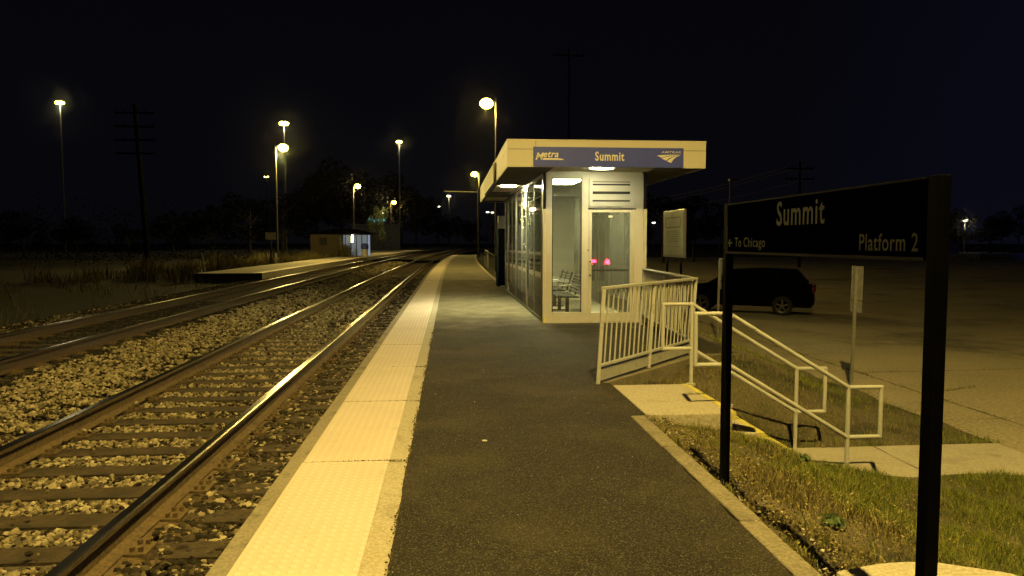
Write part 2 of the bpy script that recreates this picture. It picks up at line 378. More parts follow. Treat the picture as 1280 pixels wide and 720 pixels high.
# parking lot, joints and walk
l = MB(); l.add([(6.25, 7.75, LOT), (90, 7.75, LOT), (90, 110, LOT), (6.25, 110, LOT)], [(0, 1, 2, 3)])
l.add([(14, -60, LOT), (90, -60, LOT), (90, 7.75, LOT), (14, 7.75, LOT)], [(0, 1, 2, 3)])
l.add([(6.25, 6.62, LOT), (14, 6.62, LOT), (14, 7.75, LOT), (6.25, 7.75, LOT)], [(0, 1, 2, 3)])
l.add([(6.0, -60, LOT), (14, -60, LOT), (14, -4, LOT), (6.0, -4, LOT)], [(0, 1, 2, 3)])
struct(l.build('parking_lot', 'lot'))
w = MB(); w.add([(3.40, 6.55, LOT + .004), (6.25, 6.6, LOT + .004), (6.25, 7.80, LOT + .004), (3.40, 7.80, LOT + .004)], [(0, 1, 2, 3)])
w.add([(3.40, 6.55, LOT - .2), (6.25, 6.6, LOT - .2), (6.25, 6.6, LOT + .004), (3.40, 6.55, LOT + .004)], [(0, 1, 2, 3)])
struct(w.build('walk', 'walk'))
jn = MB()
def joint(x0, y0, x1, y1, wd, z):
    n = max(2, int(math.hypot(x1 - x0, y1 - y0) / .12)); d = Vector((x1 - x0, y1 - y0)).normalized(); p = Vector((-d.y, d.x))
    L = []; Rr = []
    off = 0
    for i in range(n + 1):
        t = i / n; off = off * .8 + random.uniform(-.006, .006); ww = wd * random.uniform(.35, 1.3)
        c = Vector((x0 + (x1 - x0) * t, y0 + (y1 - y0) * t)) + p * off
        L.append((*(c - p * ww / 2), z)); Rr.append((*(c + p * ww / 2), z))
    for i in range(n): jn.add([L[i], L[i + 1], Rr[i + 1], Rr[i]], [(0, 1, 2, 3)])
joint(7.2, 6.7, 7.25, 30, .035, LOT + .004); joint(6.25, 8.9, 20, 9.1, .015, LOT + .004); joint(6.25, 11.8, 7.2, 11.8, .02, LOT + .004)
joint(7.25, 12.3, 24, 13.0, .03, LOT + .004); joint(9.0, 17, 26, 17.2, .03, LOT + .004); joint(11.2, 8, 11.4, 30, .03, LOT + .004)
joint(7.3, 10.5, 8.2, 10.9, .03, LOT + .004); joint(4.75, 6.6, 4.75, 7.8, .015, LOT + .008)
struct(jn.build('pavement_joints', 'dirt'))

# ------------------------------------------------------------------ platform
def poly(mb, pts, z, zb, m=0): mb.prism(pts, zb, z, m)
slab = MB()   # body of the platform
def cstrip(mb, x0, x1, z, y0, y1, m=0, zb=-.45):
    yy = sorted(set([y0, y1] + [y for y in YS if y0 < y < y1]))
    for a, b2 in zip(yy, yy[1:]):
        A = [(x0 + cx(a), a), (x1 + cx(a), a), (x1 + cx(b2), b2), (x0 + cx(b2), b2)]
        mb.add([(*p, z) for p in A], [(0, 1, 2, 3)], m)
        mb.add([(*A[0], zb), (*A[3], zb), (*A[3], z), (*A[0], z)], [(0, 1, 2, 3)], m)
        mb.add([(*A[1], zb), (*A[1], z), (*A[2], z), (*A[2], zb)], [(0, 1, 2, 3)], m)
cstrip(slab, -1.15, -.25, -.012, -12, 92, 0)
struct(slab.build('platform_edge_beam', 'nosing'))
# asphalt surface with a crumbling left edge
a = MB()
ay = [-12 + i * .06 for i in range(int(42.4 / .06))]; ay = [y for y in ay if y < 30]
def rightx(y):
    if y < 6.4: return 1.60
    if y < 7.93: return 1.76
    if y < 9.95: return 1.64 + (y - 7.93) * (3.40 - 1.64) / 2.02
    if y < 25.3: return 4.05
    return 1.78
jit = 0; prev = None
for y in ay:
    jit = jit * .75 + random.uniform(-.006, .006)
    xl = -.303 + jit * .7 + (random.uniform(-.004, .002)); xm = .6; xr = rightx(y)
    if y < 6.4: xr += .008 * math.sin(y * 9) + random.uniform(-.004, .004)
    cur = (xl, xm, xr, y)
    if prev and (6.34 < y < 6.4 or 7.87 < y < 7.93 or 25.24 < y < 25.3): pass
    if prev:
        A, B = prev, cur
        xr2 = B[2] if abs(B[2] - A[2]) < .5 else A[2]
        a.add([(A[0], A[3], 0), (A[1], A[3], 0), (B[1], B[3], 0), (B[0], B[3], 0)], [(0, 1, 2, 3)])
        a.add([(A[1], A[3], 0), (A[2], A[3], 0), (xr2, B[3], 0), (B[1], B[3], 0)], [(0, 1, 2, 3)])
    prev = cur
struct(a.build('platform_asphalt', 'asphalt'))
a = MB(); yy = [30, 36, 42, 50, 58, 66, 76, 88, 92]
for p, q in zip(yy, yy[1:]):
    a.add([(-.305 + cx(p), p, 0), (1.78 + cx(p), p, 0), (1.78 + cx(q), q, 0), (-.305 + cx(q), q, 0)], [(0, 1, 2, 3)])
struct(a.build('far_platform_surface', 'old_slab'))
# side faces of the platform on the bank side
a = MB()
edge = [(1.60, -12), (1.60, 6.4), (1.76, 6.4), (1.76, 7.75), (1.60, 7.80), (3.40, 9.95), (4.05, 9.95), (4.05, 25.3), (1.78, 25.3), (1.78, 30)] + [(1.78 + cx(y), y) for y in (36, 42, 50, 58, 66, 76, 88, 92)]
for p, q in zip(edge, edge[1:]): a.add([(*p, -.9), (*q, -.9), (*q, -.002), (*p, -.002)], [(0, 1, 2, 3)])
a.add([(1.5, 7.72, -.004), (3.52, 9.88, -.004), (3.40, 10.05, -.004), (1.5, 7.98, -.004)], [(0, 1, 2, 3)])
a.add([(1.5, 7.72, -.45), (3.52, 9.88, -.45), (3.52, 9.88, -.004), (1.5, 7.72, -.004)], [(0, 1, 2, 3)])
struct(a.build('platform_side', 'kerb'))
# concrete band between tactile paving and asphalt, outer nosing, kerb
a = MB(); 
for (y0, y1) in [(-12, 3.19), (3.2, 5.19), (5.2, 7.17), (7.18, 9.17), (9.18, 11.17), (11.18, 14.2), (14.21, 18), (18.01, 24), (24.01, 30), (30.02, 42), (42.02, 58), (58.02, 76), (76.02, 92)]:
    cstrip(a, -.445, -.30, -.004, y0, y1, 0, -.02)
struct(a.build('concrete_band', 'concrete'))
a = MB(); cstrip(a, -1.155, -1.04, -.004, -12, 92, 0, -.3); struct(a.build('platform_nosing', 'nosing'))
a = MB(); tj = [-12, -8, -4, 0, 3.2, 5.2, 7.18, 9.18, 11.18, 13.2, 15.2, 17.2, 19.2, 21.2, 23.2, 25.2, 27.2, 30, 36, 42, 50, 58, 66, 76, 88, 92]
for p, q in zip(tj, tj[1:]):
    gpx = .006; sh = random.uniform(-.004, .004)
    A = [(-1.045 + sh + cx(p), p + gpx), (-.44 + cx(p), p + gpx), (-.44 + cx(q), q - gpx), (-1.045 + sh + cx(q), q - gpx)]
    a.prism(A, -.03, .006 + random.uniform(0, .003))
struct(a.build('tactile_paving', 'tactile'))
a = MB()
ky = -12.
while ky < 6.35:
    k2 = min(6.38, ky + random.uniform(1.4, 1.8)); h = random.uniform(.004, .010); wv = random.uniform(-.006, .006)
    a.prism([(1.605 + wv, ky + .004), (1.735 + wv, ky + .004), (1.735 + wv, k2 - .004), (1.605 + wv, k2 - .004)], -.3, h); ky = k2
struct(a.build('kerb', 'kerb', bevel=.01))
a = MB(); strip(a, 1.78, 1.93, .03, y0=25.35, y1=92); strip(a, 1.78, 1.78001, .0, .03, y0=25.35, y1=92)
struct(a.build('far_kerb', 'concrete'))
a = MB(); a.add([(-1.15, 29.88, .014), (1.78, 29.88, .014), (1.78, 29.99, .014), (-1.15, 29.99, .014)], [(0, 1, 2, 3)]); struct(a.build('expansion_joint', 'seam'))

# debris along the asphalt seam and pebbles on the platform
STN = []
for k in range(12):
    bm = bmesh.new(); bmesh.ops.create_icosphere(bm, subdivisions=1, radius=1)
    V = np.array([v.co[:] for v in bm.verts]); F = np.array([[v.index for v in f.verts] for f in bm.faces]); bm.free()
    V = V * rng.uniform(.72, 1.18, (len(V), 1)) * np.array([rng.uniform(.9, 1.4), rng.uniform(.75, 1.05), rng.uniform(.5, .85)])
    for _ in range(5):   # cut flat facets
        nrm = rng.normal(size=3); nrm /= np.linalg.norm(nrm); dd = V @ nrm - .62
        V = V - np.outer(np.maximum(dd, 0), nrm)
    STN.append((V, F))
def stones(name, P, S, mats, mi, label_kind='stuff'):
    """P (n,3) positions, S (n,) radii"""
    n = len(P); vs = []; fs = []; ms = []; base = 0
    which = rng.integers(0, len(STN), n); ang = rng.uniform(0, 2 * np.pi, n); til = rng.uniform(-.6, .6, (n, 2))
    for k, (V, F) in enumerate(STN):
        I = np.where(which == k)[0]
        if not len(I): continue
        ca, sa = np.cos(ang[I]), np.sin(ang[I]); cb, sb = np.cos(til[I, 0]), np.sin(til[I, 0]); cc, sc = np.cos(til[I, 1]), np.sin(til[I, 1])
        X = V[None, :, 0] * S[I, None]; Y = V[None, :, 1] * S[I, None]; Z = V[None, :, 2] * S[I, None]
        Y, Z = Y * cb[:, None] - Z * sb[:, None], Y * sb[:, None] + Z * cb[:, None]
        X, Z = X * cc[:, None] + Z * sc[:, None], -X * sc[:, None] + Z * cc[:, None]
        X, Y = X * ca[:, None] - Y * sa[:, None], X * sa[:, None] + Y * ca[:, None]
        W = np.stack([X + P[I, 0:1], Y + P[I, 1:2], Z + P[I, 2:3]], -1).reshape(-1, 3)
        FF = (F[None] + (np.arange(len(I)) * len(V))[:, None, None] + base).reshape(-1, 3)
        vs.append(W); fs.append(FF); ms.append(np.repeat(mi[I], len(F))); base += len(W)
    return mesh_np(name, np.concatenate(vs), np.concatenate(fs), mats, np.concatenate(ms))

# ------------------------------------------------------------------ ballast stones
SP = .51; TY0 = -3.0
def on_tie(x, y):
    k = (y - TY0) / SP; d = abs(k - np.round(k)) * SP
    return (d < .140) & (x > -3.93) & (x < -1.66)
def scatter(x0, x1, y0, y1, dens):
    n = int((x1 - x0) * (y1 - y0) * dens)
    return rng.uniform(x0, x1, n), rng.uniform(y0, y1, n)
XS = []; YYs = []; SS = []
for (x0, x1, y0, y1, dn, r0, r1) in [(-5.2, -1.15, 2.6, 9, 1350, .011, .027), (-1.75, -1.15, 2.6, 14, 900, .014, .034), (-7.5, -5.2, 4, 12, 330, .016, .03), (-5.2, -1.15, 9, 15, 800, .014, .032), (-8.2, -5.2, 12, 20, 200, .022, .04), (-5.2, -1.15, 15, 24, 260, .025, .05), (-5.2, -1.15, 24, 38, 130, .03, .06), (-5.2, -3.7, 38, 60, 60, .045, .075), (-9.3, -7.3, 6, 34, 110, .025, .05)]:
    x, y = scatter(x0, x1, y0, y1, dn); XS.append(x); YYs.append(y); SS.append(rng.uniform(r0, r1, len(x)) * rng.choice([1, 1, 1, 1.35], len(x)))
x = np.concatenate(XS); y = np.concatenate(YYs); s = np.concatenate(SS)
u = rng.uniform(size=len(x))
tie = on_tie(x, y); keep = ~tie | (u < .010) | ((x < -3.55) & (u < .8))
near = lambda c, wdt: np.abs(x - c) < wdt
keep &= ~(near(-1.855, .10) | near(-3.365, .10) | near(-5.35, .08) | near(-6.84, .08))
x, y, s, u, tie = x[keep], y[keep], s[keep], u[keep], tie[keep]
bzz = np.interp(x, [-14, -9.2, -8.0, -7.2, -5.0, -4.3, -3.85, -3.4, -1.8, -1.45, -1.14], [-.22, -.20, -.10, -.05, -.045, -.075, -.14, -.175, -.175, -.20, -.20])
z = bzz + s * .25 + rng.uniform(0, .018, len(x))
z += np.where(tie, .05, 0) + np.where((x < -3.6) & (x > -5), rng.uniform(0, .03, len(x)), 0)
crib = (x > -3.3) & (x < -1.9); z += np.where(crib & ~tie, -.008, 0)
v2 = rng.uniform(size=len(x))
edge_noise = .12 * np.sin(y * 3.1) + .1 * np.sin(y * 7.7)
mi = np.where(x > -1.78, np.where(v2 < .84, 1, 0), np.where(x > -5.0 + edge_noise, np.where(v2 < .20, 1, 0), np.where(x > -7.6, 2, np.where(v2 < .7, 1, 0))))
mi = np.where((x > -1.4) & (v2 > .62), 0, mi)   # cleaner stones against the platform wall
# dirty oily patches in the cribs
pat = np.sin(y * 1.7 + 1) + np.sin(y * .77 + x * 2) ; mi = np.where((x > -2.5) & (x < -1.9) & (pat > .4) & (v2 < .6), 1, mi)
P = np.stack([x + (y > 30) * (y - 30) ** 2 / 2720., y, z], -1)
tag(stones('ballast_stones', P, s, ['stone_tan', 'stone_rusty', 'stone_black'], mi), 'angular crushed stone ballast lying round the sleepers and between both tracks', 'ballast', kind='stuff')

# pebbles and grit on the asphalt
n = 240; x = rng.uniform(-.28, 1.55, n); y = 2.8 + rng.uniform(0, 1, n) ** 1.6 * 13
P = np.stack([x, y, np.full(n, .002)], -1); sz = rng.uniform(.0015, .004, n) * (1 + (rng.uniform(size=n) > .95))
tag(stones('grit', P, sz, ['pebble'], np.zeros(n, int)), 'small pale grit scattered over the black asphalt of the platform', 'grit', kind='stuff')
n = 900; y = rng.uniform(2.8, 13, n); x = -.305 + rng.normal(0, .012, n); sel = (np.sin(y * 2.3) + np.sin(y * 5.1) + rng.uniform(-1, 1, n)) > .1
x, y = x[sel], y[sel]; n = len(x)
jj = 160; x2 = rng.uniform(-.95, -.31, jj) ; x2 = -.31 - np.abs(rng.normal(0, .28, jj)); y2 = rng.choice([5.2, 7.18, 5.2, 9.18], jj) + rng.normal(0, .006, jj)
x = np.concatenate([x, np.maximum(x2, -1.0)]); y = np.concatenate([y, y2])
P = np.stack([x, y, np.full(len(x), .006)], -1)
tag(stones('seam_debris', P, rng.uniform(.003, .009, len(x)), ['debris'], np.zeros(len(x), int)), 'dry crumbs and dead moss along the seam between concrete band and asphalt', 'debris', kind='stuff')
kx = rng.uniform(1.70, 1.95, 500); ky_ = rng.uniform(2.8, 6.4, 500)
P = np.stack([kx, ky_, np.full(500, .0) - (kx - 1.7) * .12], -1)
tag(stones('kerb_gravel', P, rng.uniform(.004, .014, 500), ['pebble', 'debris'], rng.integers(0, 4, 500).clip(0, 1)), 'crumbled gravel along the bank side of the platform kerb', 'gravel', kind='stuff')

# ------------------------------------------------------------------ railway tracks
def rail_mesh(xc, ztop, y1=200):
    prof = [(-.07, -.170), (.07, -.170), (.07, -.158), (.012, -.135), (.009, -.045), (.033, -.036), (.036, -.008), (.026, 0), (-.026, 0), (-.036, -.008), (-.033, -.036), (-.009, -.045), (-.012, -.135), (-.07, -.158)]
    mb = MB(); yy = [y for y in YS if y <= y1]; n = len(prof)
    for y in yy:
        for px, pz in prof: mb.v.append((xc + px + cx(y), y, ztop + pz))
    for j in range(len(yy) - 1):
        for k in range(n):
            mb.f.append((j * n + k, j * n + (k + 1) % n, (j + 1) * n + (k + 1) % n, (j + 1) * n + k))
            mb.mi.append(1 if k in (6, 7, 8) else 0)
    return mb
def make_track(label, xa, xb, ztop, side_mat, plates, ntie, ystart):
    xm = (xa + xb) / 2
    root = thing('railway_track', label, 'railway track', (xm, 0, ztop - .2), 'parallel railway tracks')
    for xr in (xa, xb): rail_mesh(xr, ztop).build('rail', [side_mat, 'railtop'], root)
    zt = ztop - .172
    protos = []
    for k in range(5):
        mb = MB(); 
        x0, x1 = xm - 1.3 + random.uniform(-.05, .03), xm + 1.3 + random.uniform(-.03, .05)
        nseg = 9; wv = [random.uniform(-.006, .006) for _ in range(nseg + 1)]
        for i in range(nseg):
            xA = x0 + (x1 - x0) * i / nseg; xB = x0 + (x1 - x0) * (i + 1) / nseg
            mb.add([(xA, -.108 + wv[i], zt - .16), (xB, -.108 + wv[i + 1], zt - .16), (xB, -.108 + wv[i + 1], zt - .006), (xA, -.108 + wv[i], zt - .006)], [(0, 1, 2, 3)])
            mb.add([(xA, .108 - wv[i], zt - .16), (xA, .108 - wv[i], zt - .006), (xB, .108 - wv[i + 1], zt - .006), (xB, .108 - wv[i + 1], zt - .16)], [(0, 1, 2, 3)])
            zq = [zt - .006 - abs(wv[i]) * .8, zt - .006 - abs(wv[i + 1]) * .8]
            mb.add([(xA, -.108 + wv[i], zt - .006), (xB, -.108 + wv[i + 1], zt - .006), (xB, -.02, zq[1]), (xA, -.02, zq[0])], [(0, 1, 2, 3)])
            mb.add([(xA, -.02, zq[0]), (xB, -.02, zq[1]), (xB, .108 - wv[i + 1], zt - .006), (xA, .108 - wv[i], zt - .006)], [(0, 1, 2, 3)])
        mb.box(x0, x0 + .002, -.1, .1, zt - .16, zt - .01); mb.box(x1 - .002, x1, -.1, .1, zt - .16, zt - .01)
        protos.append(mb.build('sleeper', 'tie', root))
    plates_ = []
    for xr in (xa, xb):
        pl = MB(); pl.box(xr - .19, xr + .19, -.09, .09, zt - .004, zt + .014)
        for sx in (-.105, .105, -.15, .15):
            for sy in (-.05, .055): pl.box(xr + sx - .011, xr + sx + .011, sy - .011, sy + .011, zt + .006, zt + .04)
        plates_.append(pl.build('tie_plate', 'rust', protos[0]))
    plates_done = False
    extra = MB()
    for k in range(ntie):
        yk = TY0 + (k + ystart) * SP
        if k < 5: s_ = protos[k]
        elif k < 98: s_ = protos[k % 5].copy(); COL.objects.link(s_); s_.parent = root
        else:
            c = cx(yk); extra.box(xm - 1.28 + c, xm + 1.28 + c, yk - .105, yk + .105, zt - .16, zt - .006); continue
        s_.location = (cx(yk), yk, 0); s_.rotation_euler = (0, 0, 0)
        if k < plates:
            if not plates_done: plates_done = True
            else:
                for q_ in plates_: p = q_.copy(); COL.objects.link(p); p.parent = s_
    e = extra.build('sleepers', 'tie', root); e['kind'] = 'stuff'
    return root
make_track('near railway track with brown timber sleepers and shiny rails beside the yellow strip', -1.855, -3.365, .02, 'rust', 46, 300, 9)
make_track('far dark railway track beside the opposite low platform', -5.35, -6.84, .16, 'rust_dark', 20, 300, 12)
# rust fines packed along the foot of the near rail
a = MB(); yq = 2.4; pw = .12
while yq < 30:
    y2 = yq + .15; w2 = max(.03, min(.20, pw + random.uniform(-.05, .05)))
    a.add([(-1.80, yq, -.150), (-1.76 + pw, yq, -.168), (-1.76 + w2, y2, -.168), (-1.80, y2, -.150)], [(0, 1, 2, 3)]); yq = y2; pw = w2
struct(a.build('rust_fines', 'rust'))
# planked crossing far down the line
a = MB()
for x0, x1 in ((-7.9, -6.95), (-6.74, -5.45), (-5.25, -3.47), (-3.27, -1.95), (-1.76, -1.2)):
    for k in range(6): a.box(x0 + cx(62), x1 + cx(62), 61 + k * .32, 61.3 + k * .32, -.1, .02 if x0 > -4 else .12)
tag(a.build('track_crossing', 'wood_pole', loc=(-4.5, 62, -.1)), 'dark plank foot crossing laid across both tracks', 'crossing')

# ------------------------------------------------------------------ shelter
FY = 14.0; X0, X1, BY = 1.84, 3.74, 23.8
sh = thing('passenger_shelter', 'glazed platform waiting shelter with flat canopy, blue station fascia and lit soffit', 'shelter', (2.8, 19, 0))
f = MB(); f.box(X0 + .003, X1 - .003, FY + .003, BY - .003, -.05, .02); f.build('floor', 'concrete', sh)
# front wall frame
fw = MB()
D0, D1 = FY, FY + .09
fw.box(1.84, 1.955, D0, D1, 0, 2.86)                    # left stile
fw.box(1.955, 2.535, D0, D1, 0, .205); fw.box(1.955, 2.535, D0, D1, 2.79, 2.86)
fw.box(2.535, 2.66, D0, D1, 0, 2.86)                    # mullion
fw.box(2.66, 3.56, D0 + .01, D1, 2.22, 2.86)            # overpanel
fw.box(3.56, 3.74, D0, D1, 0, 2.86)                     # right stile
fw.box(1.84, 3.74, D0 + .012, D1 - .01, 2.86, 2.96)
fw.build('front_frame', 'frame', sh, bevel=.004)
f = MB(); f.box(1.775, 1.835, D0 - .02, D1 + .02, .12, 2.2); f.build('corner_guard', 'frame', sh, bevel=.004)
f = MB(); f.box(1.775, 1.835, D0 - .02, D1 + .02, 0, .12); f.build('corner_foot', 'yellow_paint', sh, bevel=.004)
f = MB(); f.box(1.78, 1.835, D0 - .01, D1 + .02, 2.2, 2.9); f.box(3.745, 3.80, D0 - .01, D1 + .02, 2.2, 2.9); f.build('shaded_post', 'dark_metal', sh)  # corner post tops coloured dark for the fascia's cast shadow
f = MB(); f.box(3.745, 3.81, D0 - .012, D1 + .02, 0, 2.2); f.build('corner_guard', 'frame', sh, bevel=.004)
f = MB(); f.box(1.955, 2.535, D0 + .03, D0 + .04, .205, 2.79); f.build('window_pane', 'glass', sh)
f = MB(); 
for (xa, xb, za, zb) in ((1.955, 1.975, .205, 2.79), (2.515, 2.535, .205, 2.79), (1.975, 2.515, 2.77, 2.79)): f.box(xa, xb, D0 + .018, D0 + .028, za, zb)
f.build('window_gasket', 'dark_metal', sh)
# louvre panel
lv = MB(); lv.box(2.675, 3.545, D0 - .012, D0 + .008, 2.25, 2.78); lvo = lv.build('louvre_panel', 'frame', sh, bevel=.004)
sl = MB()
for (za, zb) in ((2.715, 2.73), (2.655, 2.685), (2.49, 2.54), (2.345, 2.375)): sl.box(2.74, 3.47, D0 - .016, D0 - .013, za, zb)
sl.build('slot', 'slot', lvo)
f = MB(); f.box(2.66, 3.60, D0 - .004, D0 + .02, 2.195, 2.218); f.build('lintel_gap', 'slot', sh)
# door
dr = MB(); dr.box(2.665, 2.73, D0 + .004, D0 + .06, .03, 2.19); dr.box(3.49, 3.555, D0 + .004, D0 + .06, .03, 2.19)
dr.box(2.73, 3.49, D0 + .004, D0 + .06, .03, .19); dr.box(2.73, 3.49, D0 + .004, D0 + .06, 2.14, 2.19)
door = dr.build('door', 'frame', sh, bevel=.003)
f = MB(); f.box(2.73, 3.49, D0 + .025, D0 + .035, .19, 2.14); f.build('door_pane', 'glass', door)
f = MB(); f.tube([(2.695, D0 - .002, .93), (2.695, D0 - .05, .93), (2.695, D0 - .055, .9)], .016, 8); f.tube([(2.695, D0 - .002, 1.19), (2.695, D0 - .05, 1.19)], .018, 8)
f.tube([(2.66, D0 - .003, 1.41), (2.66, D0 - .02, 1.41)], .014, 8); f.build('lock', 'dark_metal', door)
f = MB(); f.box(2.74, 3.48, D0 + .06, D0 + .085, 1.0, 1.035); f.build('push_bar', 'dark_metal', door)
f = MB(); f.box(3.06, 3.14, D0 + .02, D0 + .024, 2.04, 2.08); f.build('door_sticker', 'letter', door)
f = MB(); f.box(1.84, 3.74, D0 - .05, D0 - .002, -.004, .012); f.build('threshold', 'concrete', sh)
# side and back glazing
def side_wall(xp, outward, name):
    fr = MB(); posts = [14.1, 16.98, 19.75, 22.5, 23.72]; mids = [15.62, 18.30, 21.2]
    for yv in posts: fr.box(xp - .03, xp + .03, yv, yv + .06, 0, 2.9)
    for a_, c_ in zip(posts, posts[1:]):
        fr.box(xp - .028, xp + .028, a_ + .06, c_, 0, .06); fr.box(xp - .028, xp + .028, a_ + .06, c_, 2.84, 2.9)
    fr.build('side_frame', 'galv', sh)
    md = MB()
    for yv in mids + [14.35]: md.box(xp - .02, xp + .02, yv, yv + .035, .06, 2.84)
    for yv in posts[1:4]: md.box(xp - .036 if outward < 0 else xp + .03, xp - .03 if outward < 0 else xp + .036, yv + .062, yv + .13, .0, 2.9)
    md.build('mullion', 'galv', sh)
    kp = MB()
    for a_, c_ in zip(posts, posts[1:]): kp.box(xp - .008, xp + .012, a_ + .06, c_, .06, .32)
    kp.build('kick_panel', 'dark_metal', sh)
    allp = sorted([14.16, 14.385] + [p + .035 for p in mids] + [p + .06 for p in posts[1:4]])
    ends = sorted([14.35] + mids + posts[1:])
    for a_, c_ in zip(allp, ends):
        if c_ - a_ < .05: continue
        g_ = MB(); g_.box(xp - .006, xp + .006, a_, c_, .32, 2.84); g_.build('window_pane', 'glass_side', sh)
    if outward < 0:
        f_ = MB(); f_.box(xp - .04, xp - .034, 16.98, 17.04, .02, 1.15); f_.build('post_guard', 'frame', sh)
side_wall(X0 - .03, -1, 'left'); side_wall(X1 + .03, 1, 'right')
f = MB(); f.box(X0, X1, BY - .06, BY, 0, .3); f.box(X0, X0 + .08, BY - .06, BY, .3, 2.9); f.box(X1 - .08, X1, BY - .06, BY, .3, 2.9); f.box(2.7, 2.78, BY - .06, BY, .3, 2.9); f.box(X0 + .08, X1 - .08, BY - .06, BY, 2.5, 2.9)
f.build('back_frame', 'frame', sh)
f = MB(); f.box(X0 + .08, X1 - .08, BY - .035, BY - .025, .3, 2.5); f.build('window_pane', 'glass_side', sh)
# interior partition with notice at the back (pale panel seen through the sidelight)
f = MB(); f.box(2.74, 3.34, 19.6, 19.64, .3, 2.8); f.build('partition', 'frame', sh)
# canopy: soffit with coffers, core, cladding
CX0, CX1, CY0, CY1, CZ0, CZ1 = 1.00, 4.55, 12.82, 24.2, 2.885, 3.34
cof = [(1.84, 3.72, 12.95, 14.0), (1.10, 1.77, 17.12, 19.85), (1.10, 1.77, 21.6, 23.9)]
so = MB()
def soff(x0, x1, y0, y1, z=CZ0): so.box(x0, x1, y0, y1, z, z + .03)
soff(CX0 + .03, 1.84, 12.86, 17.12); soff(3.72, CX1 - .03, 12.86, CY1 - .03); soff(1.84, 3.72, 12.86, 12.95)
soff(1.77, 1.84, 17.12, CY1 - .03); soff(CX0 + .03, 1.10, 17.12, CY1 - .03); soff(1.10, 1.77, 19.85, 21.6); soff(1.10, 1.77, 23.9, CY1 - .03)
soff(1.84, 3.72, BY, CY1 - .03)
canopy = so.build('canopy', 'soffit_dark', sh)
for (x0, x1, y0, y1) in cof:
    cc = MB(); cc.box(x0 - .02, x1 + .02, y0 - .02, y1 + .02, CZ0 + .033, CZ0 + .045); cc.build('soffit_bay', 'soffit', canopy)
f = MB(); f.box(1.86, 3.72, FY + .02, BY - .02, 2.905, 2.93); f.build('ceiling', 'soffit', canopy)
f = MB(); f.box(CX0 + .02, CX1 - .02, CY0 + .02, CY1 - .02, CZ0 + .14, CZ1 - .012); f.build('roof_core', 'seam', canopy)
cl = MB(); zm = 3.185; G = .0035
for (x0, x1) in ((CX0, 1.50), (1.50, CX1)):
    cl.box(x0 + (G if x0 > CX0 else 0), x1 - (G if x1 < CX1 else 0), CY0, CY0 + .018, zm + G, CZ1)
    cl.box(x0 + (G if x0 > CX0 else 0), x1 - (G if x1 < CX1 else 0), CY0, CY0 + .018, CZ0 - .01, zm - G)
for xs_ in (CX0, CX1 - .018):
    for (y0, y1) in ((CY0 + .02, 15.9), (15.9, 20.1), (20.1, CY1)):
        cl.box(xs_, xs_ + .018, y0 + G, y1 - G, zm + G, CZ1); cl.box(xs_, xs_ + .018, y0 + G, y1 - G, CZ0 - .01, zm - G)
cl.box(CX0 + .02, CX1 - .02, CY1 - .018, CY1, CZ0 - .01, CZ1)
cl.box(CX0 - .006, CX1 + .006, CY0 - .006, CY1 + .006, CZ1 + .001, CZ1 + .016)
cl.build('fascia', 'fascia', canopy, bevel=.002)
sb = MB(); SBX0, SBX1, SBZ0, SBZ1 = 1.455, 4.135, 2.882, 3.225
sb.box(SBX0, SBX1, CY0 - .022, CY0 - .003, SBZ0, SBZ1); sbo = sb.build('fascia_sign', 'sign_blue', canopy)
fs = MB(); fs.box(CX0 - .055, CX0 - .004, 16.1, 20.3, 2.86, 3.25); fs.build('side_sign', 'sign_blue', canopy)
fs = MB(); fs.box(CX0 - .06, CX0 - .003, 15.99, 16.095, 2.85, 3.29); fs.build('side_sign_end', 'fascia', canopy)
# lettering on the fascia sign
yF = CY0 - .022; XD, ZD = (1, 0, 0), (0, 0, 1)
cxp = lambda px: 1.455 + (px - 666) * (4.135 - 1.455) / (854 - 666)
czp = lambda py: 3.225 - (py - 184) * (3.225 - 2.882) / (209 - 184)
text_part('Summit', 'lettering', 'letter', sbo, (cxp(742.5), yF, czp(201)), XD, ZD, cxp(779) - cxp(742.5), .158, .02, kern=1.12)
text_part('M', 'lettering', 'letter', sbo, (cxp(668.6), yF, czp(200.5)), XD, ZD, .15, .125, .03, shear=.3)
text_part('etra', 'lettering', 'letter', sbo, (cxp(678.3), yF, czp(197.3)), XD, ZD, cxp(697) - cxp(678.3), .10, .02, shear=.3, kern=1.08)
flat('logo_bar', [[(cxp(677.5), czp(200.5)), (cxp(704.5), czp(200.5)), (cxp(701), czp(198.8)), (cxp(696), czp(198.3)), (cxp(678.5), czp(198.3))]], 'letter', sbo, (0, yF, 0), XD, ZD)
text_part('AMTRAK', 'lettering', 'letter', sbo, (cxp(825.5), yF, czp(190.6)), XD, ZD, cxp(851.5) - cxp(825.5), .036, .01, shear=.3, kern=1.15)
lp = lambda L: [(cxp(740 + a_ / 8), czp(170 + b_ / 8)) for a_, b_ in L]
flat('logo_stripe', [lp([(640, 190), (690, 212), (715, 203), (770, 190), (880, 178), (760, 180), (680, 184)]),
                     lp([(688, 218), (732, 241), (762, 218), (810, 197), (884, 179), (790, 191), (725, 205)]),
                     lp([(742, 246), (786, 265), (808, 228), (838, 203), (888, 180), (818, 199), (778, 220)])], 'letter', sbo, (0, yF, 0), XD, ZD)
